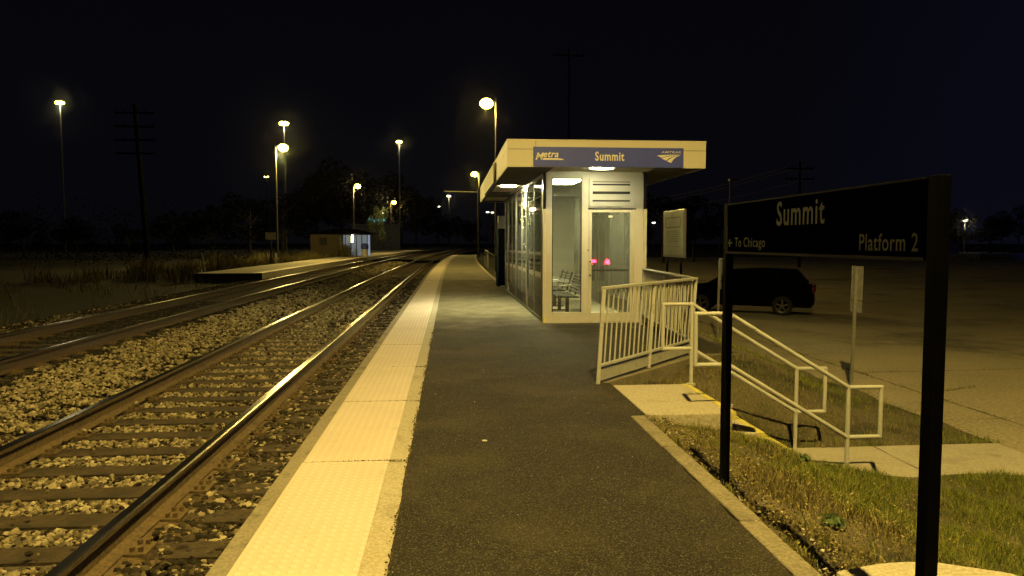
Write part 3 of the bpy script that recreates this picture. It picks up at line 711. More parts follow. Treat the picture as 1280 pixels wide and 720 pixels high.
# lights in the coffers
def disc(name, mat, c, r, parent, sx=1.0):
    mb = MB(); n = 24
    mb.add([(c[0] + r * sx * math.cos(2 * math.pi * k / n), c[1] + r * math.sin(2 * math.pi * k / n), c[2]) for k in range(n)] + [(c[0] + r * .9 * sx * math.cos(2 * math.pi * k / n), c[1] + r * .9 * math.sin(2 * math.pi * k / n), c[2] - .03) for k in range(n)],
           [tuple(range(n, 2 * n))] + [(k, (k + 1) % n, n + (k + 1) % n, n + k) for k in range(n)])
    return mb.build(name, mat, parent)
disc('ceiling_lamp', 'lamp_soffit', (2.74, 13.15, CZ0 + .032), .15, sh, 1.5)
disc('ceiling_lamp', 'lamp_side', (1.40, 17.45, CZ0 + .032), .19, sh, 1.0)
for ya in (15.2, 20.6): f = MB(); f.box(2.15, 2.75, ya, ya + 1.2, 2.86, 2.90); f.build('ceiling_lamp', 'lamp_inside', sh)  # rear lamp added to brighten the shelter's side glass
# benches inside
def make_bench():
    t = thing('bench', 'front slatted metal bench seen through the shelter sidelight', 'bench', (0, 0, 0), 'benches inside the shelter')
    s_ = MB(); b_ = MB(); l_ = MB(); ar = MB()
    for k in range(7): s_.box(-.25 + k * .07, -.25 + k * .07 + .052, -.75, .75, .43 - .004 * k, .452 - .004 * k)
    for yv in (-.72, 0, .72): s_.box(-.26, .24, yv - .02, yv + .02, .40, .425)
    s_.build('seat', 'bench', t)
    for k in range(6): b_.bar((.26 + k * .025, -.75, .50 + k * .065), (.26 + k * .025, .75, .50 + k * .065), .05, .018, up=(-.35, 0, 1))
    for yv in (-.72, 0, .72): b_.bar((.27, yv, .42), (.41, yv, .86), .035, .02)
    b_.build('backrest', 'bench', t)
    for yv in (-.55, .55): q = MB(); q.box(-.03, .04, yv - .035, yv + .035, .04, .40); q.box(-.2, .22, yv - .04, yv + .04, .021, .045); q.build('leg', 'bench', t)
    for yv in (-.75, .75): q = MB(); q.tube([(.26, yv, .66), (.0, yv, .67), (-.22, yv, .65), (-.25, yv, .6), (-.24, yv, .44)], .014, 8); q.build('armrest', 'alu', t)
    return t
bn = make_bench(); bn.location = (2.46, 15.85, 0)
b2 = copy_tree(bn); b2.location = (2.5, 18.0, 0); b2['label'] = 'rear slatted metal bench behind the first one inside the shelter'

# soft interior and soffit light (the lit lamps above)
def point(name, loc, col, e, r, parent=None, spot=None):
    L = bpy.data.lights.new(name, 'SPOT' if spot else 'POINT'); L.energy = e; L.color = col; L.shadow_soft_size = r
    if spot: L.spot_size = R(spot); L.spot_blend = .5
    o = bpy.data.objects.new(name, L); COL.objects.link(o); o.location = loc
    if parent: o.parent = parent; o.location = Vector(loc) - rootloc(parent)
    return o

# ------------------------------------------------------------------ lamps
SOD = (1, .705, .175)
def make_platform_lamp(label, x, y, z, side, base_z, group, energy, lit='lamp_sodium', pole_dx=.54, light=True, hs=1.0):
    """pole with a short arm reaching towards the track; lamp at (x, y, z)"""
    xp = x + pole_dx * side
    t = thing('platform_lamp', label, 'street lamp', (xp, y, base_z), group)
    f = MB(); f.tube([(xp, y, base_z), (xp, y, base_z + (z - base_z) * .5), (xp, y, z + .12)], .085, 12, 0, True, .05); f.box(xp - .15, xp + .15, y - .15, y + .15, base_z, base_z + .03); f.build('pole', 'pole', t, smooth=True)
    f = MB(); f.tube([(xp, y, z + .1), (xp - side * .15, y, z + .17), (xp - side * (pole_dx - .2), y, z + .17)], .03, 8); f.build('arm', 'pole', t, smooth=True)
    f = MB(); f.tube([(x, y, z + .28), (x, y, z + .22), (x, y, z + .10), (x, y, z + .06)], .10, 14, 0, True, .21 * hs); f.build('lamp_head', 'pole', t, smooth=True)
    f = MB(); f.sphere((x, y, z + .03), .20 * hs, 14, 8, 0, .75); f.build('lamp_globe', lit, t, smooth=True)
    if light: point('lamp_light', (x, y, z - .16 - (hs - 1) * .2), SOD, energy, .05 if hs == 1.0 else .15, t, spot=156 if hs == 1.0 else None)
    return t
make_platform_lamp('tall platform lamp on the bank beside the station name sign', 1.54, 1.2, 9.6, 1, -.1, 'lamps along the near platform', 8800, pole_dx=.75)
make_platform_lamp('bright platform lamp standing above the far end of the shelter canopy', 2.1, 42, 9.38, 1, -.1, 'lamps along the near platform', 2700, hs=1.9)
make_platform_lamp('smaller platform lamp above the left tip of the canopy', 2.84, 85, 9.37, 1, -.1, 'lamps along the near platform', 1500, hs=1.9)
make_platform_lamp('nearest lamp of the opposite platform, beside its small name sign', -12.06, 55, 8.4, -1, .2, 'lamps along the opposite platform', 4200, hs=1.8)
make_platform_lamp('opposite platform lamp standing in front of the waiting hut', -11.4, 93, 8.5, -1, .2, 'lamps along the opposite platform', 2200, hs=1.8)
make_platform_lamp('farthest lamp of the opposite platform, right of the lit tree', -9.9, 132, 8.6, -1, .2, 'lamps along the opposite platform', 1500, hs=1.9)

from math import pi
def ray_at(px, py, Y):
    f_ = 915.; p = math.atan(57 / f_); ps = math.atan(77.5 * math.cos(p) / f_)
    a_ = (px - 640) / f_; b_ = -(py - 360) / f_
    fwv = (math.sin(ps) * math.cos(p), math.cos(ps) * math.cos(p), -math.sin(p)); r_ = (math.cos(ps), -math.sin(ps), 0); u_ = (math.sin(ps) * math.sin(p), math.cos(ps) * math.sin(p), math.cos(p))
    d = [fwv[i] + a_ * r_[i] + b_ * u_[i] for i in range(3)]; t = Y / d[1]
    return (t * d[0], Y, 1.56 + t * d[2])
def make_mast(label, px, py, Y, wid=.5, mat='lamp_far', rr=.35, light=0):
    X, _, Z = ray_at(px, py, Y)
    t = thing('high_mast_lamp', label, 'mast lamp', (X, Y, -.8), 'tall lamps in the yards beyond the station')
    sc_ = max(1, Y / 180)
    f = MB(); f.tube([(X, Y, -.8), (X, Y, Z * .5), (X, Y, Z)], .22 * sc_, 8, 0, True, .11 * sc_); f.build('pole', 'pole', t, smooth=True)
    f = MB()
    for dx in (-wid, 0, wid): f.tube([(X + dx, Y - .1, Z + .05), (X + dx, Y - .1, Z + .4)], rr * .8, 8, 0, True, rr * .4)
    f.box(X - wid, X + wid, Y - .08, Y + .08, Z + .05, Z + .2); f.build('lamp_head', 'pole', t)
    f = MB()
    for dx in (-wid, wid): f.sphere((X + dx * .6, Y - .1, Z - .05), rr, 8, 6, 0, .7)
    f.build('lamp_globe', mat, t, smooth=True)
    if light: point('mast_light', (X + .1, Y - .9, Z - .9), (1, .85, .5), light, .3, t)
    return t
make_mast('tall bright mast lamp alone on the far left', 75, 128, 150, .6, 'lamp_far', .5, 1500)
make_mast('tall mast lamp directly above the nearest opposite platform lamp', 355, 154, 150, .6, 'lamp_far', .6, 2200)
make_mast('tall mast lamp in mid sky between the platforms', 499, 177, 180, .45, 'lamp_far', .45, 1200)
make_mast('larger of the two distant mast lamps over the vanishing tracks', 561, 245, 300, .7, 'lamp_white', .5, 900)
make_mast('smaller of the two distant mast lamps over the vanishing tracks', 548, 258, 380, .8, 'lamp_white', .6)
make_mast('left one of the distant twin lamps beside the ticket machine', 609.5, 265, 330, .5, 'lamp_white', .45)
make_mast('right one of the distant twin lamps beside the ticket machine', 615.5, 265.5, 300, .45, 'lamp_white', .38)
make_mast('distant street lamp between the shelter and the notice board', 817, 278, 200, .2, 'lamp_white', .4)
make_mast('distant street lamp right of the station name sign', 1206, 275, 170, .5, 'lamp_white', .42, 900)
make_mast('faint distant lamp near the right edge', 1253, 286, 260, .05, 'lamp_white', .22)
make_mast('faint twin light left of the opposite platform lamps', 333, 221, 300, .9, 'lamp_sodium', .3)
make_mast('faintest twin light right of the opposite platform lamps', 388, 221, 320, .5, 'lamp_soffit', .16)
make_mast('small street light above the lit tree', 478, 266, 160, .03, 'lamp_white', .16)

f = MB(); f.prism([(.245, 5.66), (.275, 5.65), (.285, 5.675), (.262, 5.69), (.243, 5.68)], .003, .007)
tag(f.build('paper_scrap', 'white_thing', loc=(.26, 5.67, 0)), 'tiny white scrap of paper lying in the middle of the dark asphalt', 'litter')
# ------------------------------------------------------------------ ticket machine
t = thing('ticket_machine', 'dark navy ticket machine pylon standing against the far end of the shelter', 'ticket machine', (2.0, 26.3, 0))
f = MB(); f.box(1.66, 2.5, 25.9, 26.6, 0, 2.05); f.build('cabinet', 'navy', t, bevel=.02)
f = MB(); f.box(1.72, 2.46, 25.94, 26.56, 2.05, 2.5); f.build('header', 'galv', t, bevel=.01)
f = MB(); f.box(1.64, 1.70, 25.84, 25.90, 0, 2.25); f.build('side_post', 'dark_metal', t)
f = MB(); f.box(1.645, 1.658, 26.0, 26.5, 1.1, 1.7); f.build('screen', 'car_glass', t)

# ------------------------------------------------------------------ station sign
t = thing('station_sign', 'dark navy station name sign on two black posts beside the platform kerb', 'sign', (1.78, 3.6, -.05))
f = MB(); f.box(1.765, 1.815, 2.585, 4.56, 1.495, 1.80); panel = f.build('sign_panel', 'navy', t, bevel=.003)
f = MB(); f.box(1.757, 1.764, 2.60, 4.56, 1.490, 1.503); f.box(1.757, 1.764, 2.60, 4.56, 1.795, 1.803); f.box(1.757, 1.764, 4.545, 4.56, 1.504, 1.794); f.build('sign_trim', 'trim', panel)
for y0, y1 in ((2.527, 2.583), (4.563, 4.615)):
    f = MB(); wdt = .054 if y0 < 3 else .05; f.box(1.788 - wdt / 2, 1.788 + wdt / 2, y0, y1, -.3, 1.806); f.build('post', 'black_paint', t, bevel=.004)
XS_ = (0, -1, 0)
text_part('Summit', 'lettering', 'letter_shaded', panel, (1.765, 3.84, 1.648), XS_, ZD, .51, .130, .015, kern=1.12)
text_part('Platform 2', 'lettering', 'letter_shaded', panel, (1.765, 3.03, 1.525), XS_, ZD, .40, .072, .008, kern=1.08)
text_part('To Chicago', 'lettering', 'letter_shaded', panel, (1.765, 4.42, 1.515), XS_, ZD, .44, .075, .006, kern=1.08)
yA, zA = 4.52, 1.557
flat('arrow', [[(-yA, zA - .006), (-yA + .06, zA - .006), (-yA + .06, zA + .006), (-yA, zA + .006)], [(-yA - .012, zA), (-yA + .02, zA - .027), (-yA + .03, zA - .018), (-yA + .008, zA), (-yA + .03, zA + .018), (-yA + .02, zA + .027)]], 'letter_shaded', panel, (1.765, 0, 0), XS_, ZD)
# concrete footing by the sign
a = MB(); n = 26; pts = []
for k in range(n):
    an = 2 * pi * k / n; r = .60 + .03 * math.sin(3 * an) + random.uniform(-.015, .015); pts.append((max(1.745, 2.06 + r * math.cos(an)), 2.62 + r * math.sin(an)))
a.prism(pts, -.3, .065)
tag(a.build('sign_footing', 'concrete', loc=(2.06, 2.62, 0), bevel=.02), 'rounded pale concrete footing at the foot of the right sign post', 'concrete footing')

# ------------------------------------------------------------------ landing, steps
t = thing('platform_steps', 'short flight of concrete steps with yellow painted nosings beside the landing', 'steps', (2.6, 7.1, -.75))
f = MB(); f.box(1.76, 2.56, 6.40, 7.78, -.8, .008); f.build('landing', 'concrete', t, bevel=.012)
tops = [(-.19, 2.56, 2.87), (-.38, 2.87, 3.17), (-.57, 3.17, 3.47)]
f = MB()
for z_, xa, xb in tops: f.box(xa - .002, xb, 6.42, 7.76, -.85, z_)
f.build('step', 'concrete', t, bevel=.012)
f = MB(); f.box(2.535, 2.600, 6.41, 7.77, -.06, .0115)
for z_, xa, xb in tops: f.box(xb - .06, xb + .004, 6.416, 7.755, z_ - .05, z_ + .004)
f.build('nosing', 'yellow_paint', t)
f = MB(); f.add([(2.50, 6.60, .014), (2.58, 6.415, .018), (2.80, 6.43, -.150), (2.85, 6.58, -.172), (2.74, 6.72, -.10), (2.60, 6.70, .024)], [(0, 1, 5), (1, 2, 5), (2, 4, 5), (2, 3, 4)])
tag(f.build('crumpled_tape', 'yellow_paint', loc=(2.7, 6.6, 0)), 'crumpled piece of yellow tread sheet on the top step edge', 'tread sheet')

# handrails
def handrail(label, yr):
    t = thing('stair_handrail', label, 'handrail', (2.6, yr, 0), 'pair of stair handrails')
    r = .021; A = (2.62, yr, .89); B = (3.82, yr, .165); zl = -.485
    dz = zl + .0
    f = MB(); f.tube([(2.62, yr, -.05), (2.62, yr, .89)], r, 12); f.tube([(2.62, yr, .0), (2.62, yr, .022)], .05, 14); f.build('post', 'cream', t, smooth=True)
    f = MB(); f.tube([(3.82, yr, LOT - .05), (3.82, yr, .165)], r, 12); f.build('post', 'cream', t, smooth=True)
    for off, nm in ((0, 'top_rail'), (dz, 'lower_rail')):
        f = MB()
        f.tube([(2.30, yr, .89 + off), (2.62, yr, .89 + off)], r, 12); f.tube([(2.62, yr, .89 + off), (3.82, yr, .165 + off)], r, 12); f.tube([(3.82, yr, .165 + off), (4.15, yr, .165 + off)], r, 12)
        for c in ((2.62, .89), (3.82, .165), (2.30, .89), (4.15, .165)): f.sphere((c[0], yr, c[1] + off), r * 1.02, 10, 6)
        f.build(nm, 'cream', t, smooth=True)
    for xe, ze in ((2.30, .89), (4.15, .165)): f = MB(); f.tube([(xe, yr, ze + dz), (xe, yr, ze)], r, 12); f.build('loop_end', 'cream', t, smooth=True)
handrail('near cream pipe handrail beside the station steps, closest to the sign', 6.68)
handrail('rear cream pipe handrail beside the station steps, next to the balusters', 7.74)

# baluster guard (two runs meeting at a corner)
def guard(root, p0, p1, nb, lean, kick, mids):
    p0 = Vector((*p0, 0)); p1 = Vector((*p1, 0)); d = (p1 - p0).normalized(); L = (p1 - p0).length; ln = Vector((*lean, 0)); H_ = 1.06
    at = lambda s_, z_: p0 + d * s_ + Vector((0, 0, z_)) + ln * (z_ / H_)
    for s_ in [0] + mids + [L]:
        f = MB(); f.bar(at(s_, -.02), at(s_, H_ - .02), .042, .042); f.build('post', 'cream', root, bevel=.004)
    f = MB(); f.bar(at(-.02, H_), at(L + .02, H_), .055, .035); f.build('top_rail', 'cream', root, bevel=.005)
    f = MB(); f.bar(at(0, .20), at(L, .20), .04, .03); f.build('bottom_rail', 'cream', root, bevel=.004)
    if kick: f = MB(); f.bar(at(.02, .09), at(L - .02, .09), .012, .12); f.build('kick_plate', 'cream', root)
    proto = None
    for k in range(nb):
        s_ = L * (k + 1) / (nb + 1)
        if any(abs(s_ - m_) < .03 for m_ in mids): continue
        f = MB(); b0 = at(s_, .2); b1 = at(s_, H_ - .1); b2_ = at(s_, H_ - .015) + Vector((-d.y, d.x, 0)) * .012
        f.tube([b0, b1, b2_], .0095, 6, 0, False); f.build('baluster', 'cream', root, smooth=True)
t = thing('guard_railing', 'cream steel baluster railing round the platform corner beside the shelter door', 'railing', (3.3, 9.9, 0))
guard(t, (1.62, 7.90), (3.34, 9.92), 21, (.055, -.03), True, [1.30])
guard(t, (3.36, 9.97), (3.62, 13.55), 28, (.02, 0), False, [1.75])

# ------------------------------------------------------------------ notice board, parking signs
t = thing('notice_board', 'framed pale notice board on two thin posts between shelter and car park', 'notice board', (5.7, 18.3, -.6))
f = MB(); f.box(5.68, 5.74, 17.45, 19.2, 1.18, 2.38); f.build('board_frame', 'alu', t, bevel=.01)
f = MB(); f.box(5.67, 5.679, 17.53, 19.12, 1.25, 2.31); bd = f.build('poster', 'poster', t)
f = MB()
for (y0, y1, z0, z1) in ((17.7, 18.95, 2.18, 2.2), (17.75, 18.9, 1.93, 1.955), (17.7, 17.73, 1.95, 2.14), (18.93, 18.96, 1.95, 2.14)): f.box(5.665, 5.6695, y0, y1, z0, z1)
for k in range(7):
    yb = 17.7 + random.uniform(0, .1)
    while yb < 18.85:
        wl = random.uniform(.08, .22); f.box(5.665, 5.6695, yb, min(yb + wl, 18.95), 1.84 - k * .045, 1.852 - k * .045); yb += wl + .04
for yb in (17.8, 18.2, 18.6): f.box(5.665, 5.6695, yb, yb + .25, 1.45, 1.46)
f.build('printed_lines', 'ink', bd)
for yv in (17.75, 18.9): f = MB(); f.tube([(5.71, yv, -.75), (5.71, yv, 1.19)], .03, 8); f.build('post', 'dark_metal', t, smooth=True)
def park_sign(label, x, y, rz):
    t = thing('parking_sign', label, 'sign', (0, 0, 0), 'parking signs along the edge of the lot')
    f = MB(); f.bar((0, 0, -.1), (0, 0, 1.88), .045, .03); f.build('post', 'galv', t)
    f = MB(); pts = [(-.15, 1.40), (.15, 1.40), (.15, 1.93), (-.15, 1.93)]
    f.box(.018, .022, -.15, .15, 1.40, 1.935); f.build('sign_plate', 'galv', t, bevel=.0015)
    f = MB(); f.box(.018, .022, -.15, .15, 1.20, 1.385); f.build('small_plate', 'galv', t, bevel=.0015)
    f = MB(); f.tube([(-.005, 0, 1.86), (.03, 0, 1.86)], .01, 6); f.tube([(-.005, 0, 1.45), (.03, 0, 1.45)], .01, 6); f.build('bolt', 'alu', t)
    t.location = (x, y, LOT); t.rotation_euler = (R(.4), R(.8), rz); return t
park_sign('grey back of a parking sign on a post right of the stair handrails', 6.41, 11.14, R(4))
park_sign('grey back of a parking sign on a post beside the left sign post', 6.42, 17.1, R(-5))

# ------------------------------------------------------------------ cars
def make_car(label, lit):
    t = thing('parked_car', label, 'car', (0, 0, 0))
    # side profile along x (front at -x), width y
    body = [(-2.25, .30), (-2.28, .55), (-2.20, .78), (-1.95, .92), (-1.15, 1.02), (1.95, 1.06), (2.18, 1.0), (2.26, .75), (2.28, .42), (2.18, .28)]
    def loft(prof, ws, mat, name, sm=True):
        n = len(prof); mb = MB(); K = len(ws)
        for (yy_, sx, dz) in ws:
            for px, pz in prof: mb.v.append((px * sx, yy_, .6 + (pz - .6) * dz))
        for j in range(K - 1):
            for k in range(n): mb.f.append((j * n + k, j * n + (k + 1) % n, (j + 1) * n + (k + 1) % n, (j + 1) * n + k)); mb.mi.append(0)
        mb.f += [tuple(range(n)), tuple(range((K - 1) * n, K * n))]; mb.mi += [0, 0]
        return mb.build(name, mat, t, smooth=sm, bevel=.02)
    bo = loft(body, [(-.89, .95, .82), (-.90, .985, .95), (-.80, 1, 1), (.80, 1, 1), (.90, .985, .95), (.89, .95, .82)], 'car_paint', 'body')
    # cabin
    mb = MB(); lo = [(-1.22, 1.0), (2.02, 1.0)]; hi = [(-.40, 1.52), (1.72, 1.50)]
    V = [(-1.22, -.80, 1.0), (2.06, -.80, 1.02), (2.06, .80, 1.02), (-1.22, .80, 1.0), (-.38, -.62, 1.53), (.6, -.64, 1.58), (1.70, -.62, 1.54), (1.70, .62, 1.54), (.6, .64, 1.58), (-.38, .62, 1.53)]
    mb.add(V, [(0, 1, 6, 5, 4), (2, 3, 9, 8, 7), (0, 4, 9, 3), (1, 2, 7, 6), (4, 5, 8, 9), (5, 6, 7, 8)]); mb.build('cabin', 'car_paint', t, bevel=.03)
    for sy in (-1, 1):
        for (x0, x1, xa, xb) in ((-1.0, .10, -.42, .10), (.18, 1.05, .18, 1.02), (1.13, 1.75, 1.10, 1.5)):
            mb = MB(); y0 = .807 * sy; y1 = .658 * sy
            mb.add([(x0, y0, 1.06), (x1, y0, 1.07), (xb, y1, 1.49), (xa, y1, 1.48)], [(0, 1, 2, 3)]); mb.build('side_window', 'car_glass', t)
    mb = MB(); mb.add([(2.075, -.68, 1.10), (2.075, .68, 1.10), (1.77, .55, 1.47), (1.77, -.55, 1.47)], [(0, 1, 2, 3)]); mb.build('rear_window', 'car_glass', t)
    mb = MB(); mb.add([(-1.20, -.70, 1.05), (-1.20, .70, 1.05), (-.46, .56, 1.50), (-.46, -.56, 1.50)], [(0, 1, 2, 3)]); mb.build('windscreen', 'car_glass', t)
    for wx in (-1.38, 1.30):
        for sy in (-1, 1):
            y_in, y_out = .70 * sy, .915 * sy
            mb = MB(); n = 28
            for (rr, yv) in ((.20, y_out * .985), (.24, y_out), (.30, y_out), (.33, y_out * .97), (.33, y_in), (.2, y_in)):
                for k in range(n): mb.v.append((wx + rr * math.cos(2 * pi * k / n), yv, .33 + rr * math.sin(2 * pi * k / n)))
            for j in range(5):
                for k in range(n): mb.f.append((j * n + k, j * n + (k + 1) % n, (j + 1) * n + (k + 1) % n, (j + 1) * n + k)); mb.mi.append(0)
            wheel = mb.build('wheel', 'tyre', t, smooth=True)
            mb = MB(); yo = y_out * .985
            for k in range(5):
                an = 2 * pi * k / 5 + .3; c_, s_ = math.cos(an), math.sin(an)
                mb.bar((wx + .03 * c_, yo, .33 + .03 * s_), (wx + .205 * c_, yo, .33 + .205 * s_), .055, .025, up=(0, 1, 0))
            for k in range(n):
                a0, a1 = 2 * pi * k / n, 2 * pi * (k + 1) / n
                mb.add([(wx + .195 * math.cos(a0), yo, .33 + .195 * math.sin(a0)), (wx + .195 * math.cos(a1), yo, .33 + .195 * math.sin(a1)), (wx + .222 * math.cos(a1), yo + .01 * sy, .33 + .222 * math.sin(a1)), (wx + .222 * math.cos(a0), yo + .01 * sy, .33 + .222 * math.sin(a0))], [(0, 1, 2, 3)])
            mb.tube([(wx, yo - .01 * sy, .33), (wx, yo + .015 * sy, .33)], .045, 12); mb.build('rim', 'rim', wheel)
    for sy in (-1, 1):
        mb = MB(); q = 0
        if lit: mb.sphere((2.28, .64 * sy, .92), .17, 14, 8); mb.build('tail_lamp', 'tail_lit', t)
        mb = MB(); mb.box(2.19 - q, 2.30, .66 * sy - .16, .66 * sy + .16 , .76 - q, .98 + q * .5); mb.build('lamp_housing' if lit else 'tail_lamp', 'tail_dark', t, bevel=.01)
        mb = MB(); mb.box(-2.24, -2.14, .6 * sy - .16, .6 * sy + .16, .68, .8); mb.build('headlight', 'alu', t)
        mb = MB(); mb.box(-.95, -.78, .92 * sy - .09, .92 * sy + .09, 1.02, 1.16); mb.build('mirror', 'car_paint', t, bevel=.02)
        mb = MB(); mb.box(.30, .44, .905 * sy - .012, .905 * sy + .012, .90, .925); mb.build('door_handle', 'car_paint', t)
    mb = MB(); mb.box(2.285, 2.297, -.24, .24, .60, .72); mb.build('number_plate', 'alu', t)
    return t
car = make_car('black hatchback parked in the dark lot behind the station sign', False)
car.scale = (.95, .95, .93); car.location = (9.75, 23.55, LOT); car.rotation_euler = (0, 0, math.atan2(22.3 - 23.5, 10.5 - 8.3))
car2 = make_car('black hatchback with lit red tail lamps behind the viewer, mirrored in the shelter door', True)
car2.location = (12.4, -24.4, LOT); car2.rotation_euler = (0, 0, R(142)) 

# ------------------------------------------------------------------ opposite platform
op = MB()
yy = [33.2, 36, 42, 50, 58, 66, 76, 88, 100, 115, 130]
for p, q in zip(yy, yy[1:]):
    xl = -11.2; xr = -8.30
    op.add([(xl + cx(p), p, .2), (xr - .5 + cx(p), p, .2), (xr - .5 + cx(q), q, .2), (xl + cx(q), q, .2)], [(0, 1, 2, 3)], 0)
    op.add([(xr - .5 + cx(p), p, .204), (xr + cx(p), p, .204), (xr + cx(q), q, .204), (xr - .5 + cx(q), q, .204)], [(0, 1, 2, 3)], 1)
    op.add([(xr + cx(p), p, -.4), (xr + cx(q), q, -.4), (xr + cx(q), q, .204), (xr + cx(p), p, .204)], [(0, 1, 2, 3)], 0)
op.add([(-11.2, 33.2, -.4), (-8.3, 33.2, -.4), (-8.3, 33.2, .2), (-11.2, 33.2, .2)], [(0, 1, 2, 3)], 2)
struct(op.build('opposite_platform', ['walk', 'tactile', 'bed_dark']))
t = thing('waiting_hut', 'low pale waiting hut with dark window and glazed lit front on the opposite platform', 'building', (-12, 73, .2))
HX = ray_at(388, 300, 72)[0]; HM = ray_at(422, 300, 72)[0]; HR = ray_at(459, 300, 72)[0]
f = MB(); f.box(HX, HM, 72, 78, .0, 2.45); f.build('wall', 'brick', t)
f = MB(); xw = ray_at(404, 300, 72)[0]; f.box(xw - .35, xw + .35, 71.97, 71.99, 1.3, 2.0); f.build('window', 'slot', t)
f = MB(); f.add([(HX - .3, 71.6, 2.45), (HR + .4, 71.6, 2.45), (HR + .4, 78.4, 2.45), (HX - .3, 78.4, 2.45), (HX + .8, 74.8, 2.75), (HM, 73.6, 2.95), (HR - 1.2, 74.8, 2.85)], [(0, 1, 6, 5, 4), (1, 2, 6), (2, 3, 4, 5, 6), (3, 0, 4), (0, 3, 2, 1)]); f.build('roof', 'wood_pole', t)
f = MB(); f.box(HM + .02, HM + .2, 72, 72.15, 0, 2.44); 
for k in range(6): xk = HM + .2 + (HR - HM - .2) * k / 5; f.box(xk - .04, xk + .04, 72.02, 72.10, .2, 2.44)
f.box(HM + .2, HR, 72.02, 72.1, 2.3, 2.44); f.build('glazing_frame', 'dark_metal', t)
f = MB(); f.box(HM + .2, HR, 74.5, 74.52, .25, 2.3); f.build('glowing_back_wall', 'hut_glow', t)  # wall glows by itself in place of the hut's interior light
f = MB(); f.box(HM + .2, HR, 72.05, 72.06, .2, 2.3); f.build('glazing', 'glass', t)
f = MB(); xk = ray_at(440, 300, 72)[0]; f.box(xk - .12, xk + .02, 72.5, 72.55, 1.6, 2.25); f.build('lit_tube', 'lamp_inside', t)
t = thing('recycling_bin', 'blue topped recycling bin outside the glazed waiting hut', 'bin', (0, 0, 0))
f = MB(); f.tube([(0, 0, 0), (0, 0, .5), (0, 0, .72)], .30, 14); f.build('bin_body', 'bin_pale', t, smooth=True)
f = MB(); f.tube([(0, 0, .72), (0, 0, .78), (0, 0, 1.15)], .36, 14); f.sphere((0, 0, 1.15), .33, 14, 8, 0, .4); f.build('bin_lid', 'bin_blue', t, smooth=True)
t.location = (ray_at(456, 315, 71)[0], 71, .2)
t = thing('opposite_name_sign', 'small grey name sign on a thin post beside the opposite platform lamp', 'sign', (0, 0, 0))
f = MB(); f.box(-.05, .05, -.04, .04, -.2, 1.9); f.build('post', 'dark_metal', t)
f = MB(); f.box(-.35, .35, -.06, -.045, 1.55, 2.05); f.build('sign_plate', 'galv', t)
t.location = (ray_at(339, 320, 52)[0], 52, .2)
f = MB(); bxp = ray_at(345, 325, 50)[0]; f.prism([(bxp - .1, 50), (bxp + .15, 50), (bxp + .12, 50.2), (bxp - .06, 50.2)], .2, .55); f.prism([(bxp - .06, 50), (bxp + .06, 50), (bxp + .04, 50.15)], .55, .85)
tag(f.build('litter_bag', 'white_thing', loc=(bxp, 50, .2)), 'small white bag beside the foot of the opposite lamp', 'bag')
X, Y, Z = ray_at(257, 338, 34.5); X2, _, Z2 = ray_at(251, 315, 34.5)
f = MB(); f.bar((X, Y, -.2), (X2, Y, Z2), .09, .06)
tag(f.build('leaning_stake', 'galv', loc=(X, Y, -.2)), 'leaning grey stake in the weeds left of the opposite platform end', 'stake')

# utility poles, wires, gantry
def upole(label, px_top, py_top, px_bot, Y, arms=3, r=.16):
    T = ray_at(px_top, py_top, Y); B = ray_at(px_bot, 330, Y)
    t = thing('utility_pole', label, 'utility pole', (B[0], Y, -.5), 'wooden utility poles')
    f = MB(); f.tube([(B[0], Y, -.6), T], r, 10, 0, True, r * .65); f.build('pole', 'wood_pole', t, smooth=True)
    for k in range(arms):
        z = T[2] - .6 - k * .9; f = MB(); f.box(T[0] - 1.3, T[0] + 1.3, Y - .06, Y + .06, z - .06, z + .06)
        for dx in (-1.2, -.7, .7, 1.2): f.tube([(T[0] + dx, Y, z + .06), (T[0] + dx, Y, z + .2)], .035, 6)
        f.build('crossarm', 'wood_pole', t)
    return T
upole('tall wooden pole with crossarms in the dark on the left', 168, 130, 186, 52, 4, .2)
Ta = upole('thin dark pole rising behind the shelter roof', 711, 60, 711, 60, 1, .14)
Tb = upole('dark pole standing behind the station name sign', 1000, 202, 999, 62, 2, .13)
for k, (pa, pb) in enumerate((((812, 238), (905, 214)), ((812, 243), (905, 226)), ((840, 248), (905, 236)))):
    A = Vector(ray_at(pa[0] - 60, pa[1] + 14, 95)); B = Vector((Tb[0] - 1.2 + k * 1.1, Tb[1], Tb[2] - .5 - (k > 1) * .9)); f = MB()
    pts = [A.lerp(B, i / 12) - Vector((0, 0, .8 * math.sin(pi * i / 12))) for i in range(13)]
    f.tube(pts, .022, 5, 0, False)
    tag(f.build('overhead_wire', 'rust_dark', loc=tuple(A)), ['highest', 'middle', 'lowest'][k] + ' overhead wire between shelter canopy and sign', 'wire', 'overhead wires')
X, Y, Z = ray_at(598, 240, 84)
t = thing('signal_gantry', 'thin dark cantilever post with long horizontal arm left of the canopy', 'signal post', (X, Y, -.3))
f = MB(); f.tube([(X, Y, -.4), (X, Y, Z + .3)], .12, 8); f.build('post', 'dark_metal', t, smooth=True)
f = MB(); f.bar((X, Y, Z), (X - 3.9, Y, Z + .06), .08, .10); f.build('arm', 'alu', t)
X, Y, Z = ray_at(913, 226, 50)
t = thing('unlit_street_lamp', 'unlit dark street lamp just above the left sign post', 'street lamp', (X, Y, LOT))
f = MB(); f.tube([(X, Y, LOT), (X, Y, Z)], .09, 8, 0, True, .06); f.build('pole', 'dark_metal', t, smooth=True)
f = MB(); f.tube([(X, Y, Z), (X + .5, Y, Z + .05)], .03, 6); f.box(X - .1, X + .55, Y - .15, Y + .15, Z + .0, Z + .12); f.build('lamp_head', 'dark_metal', t)
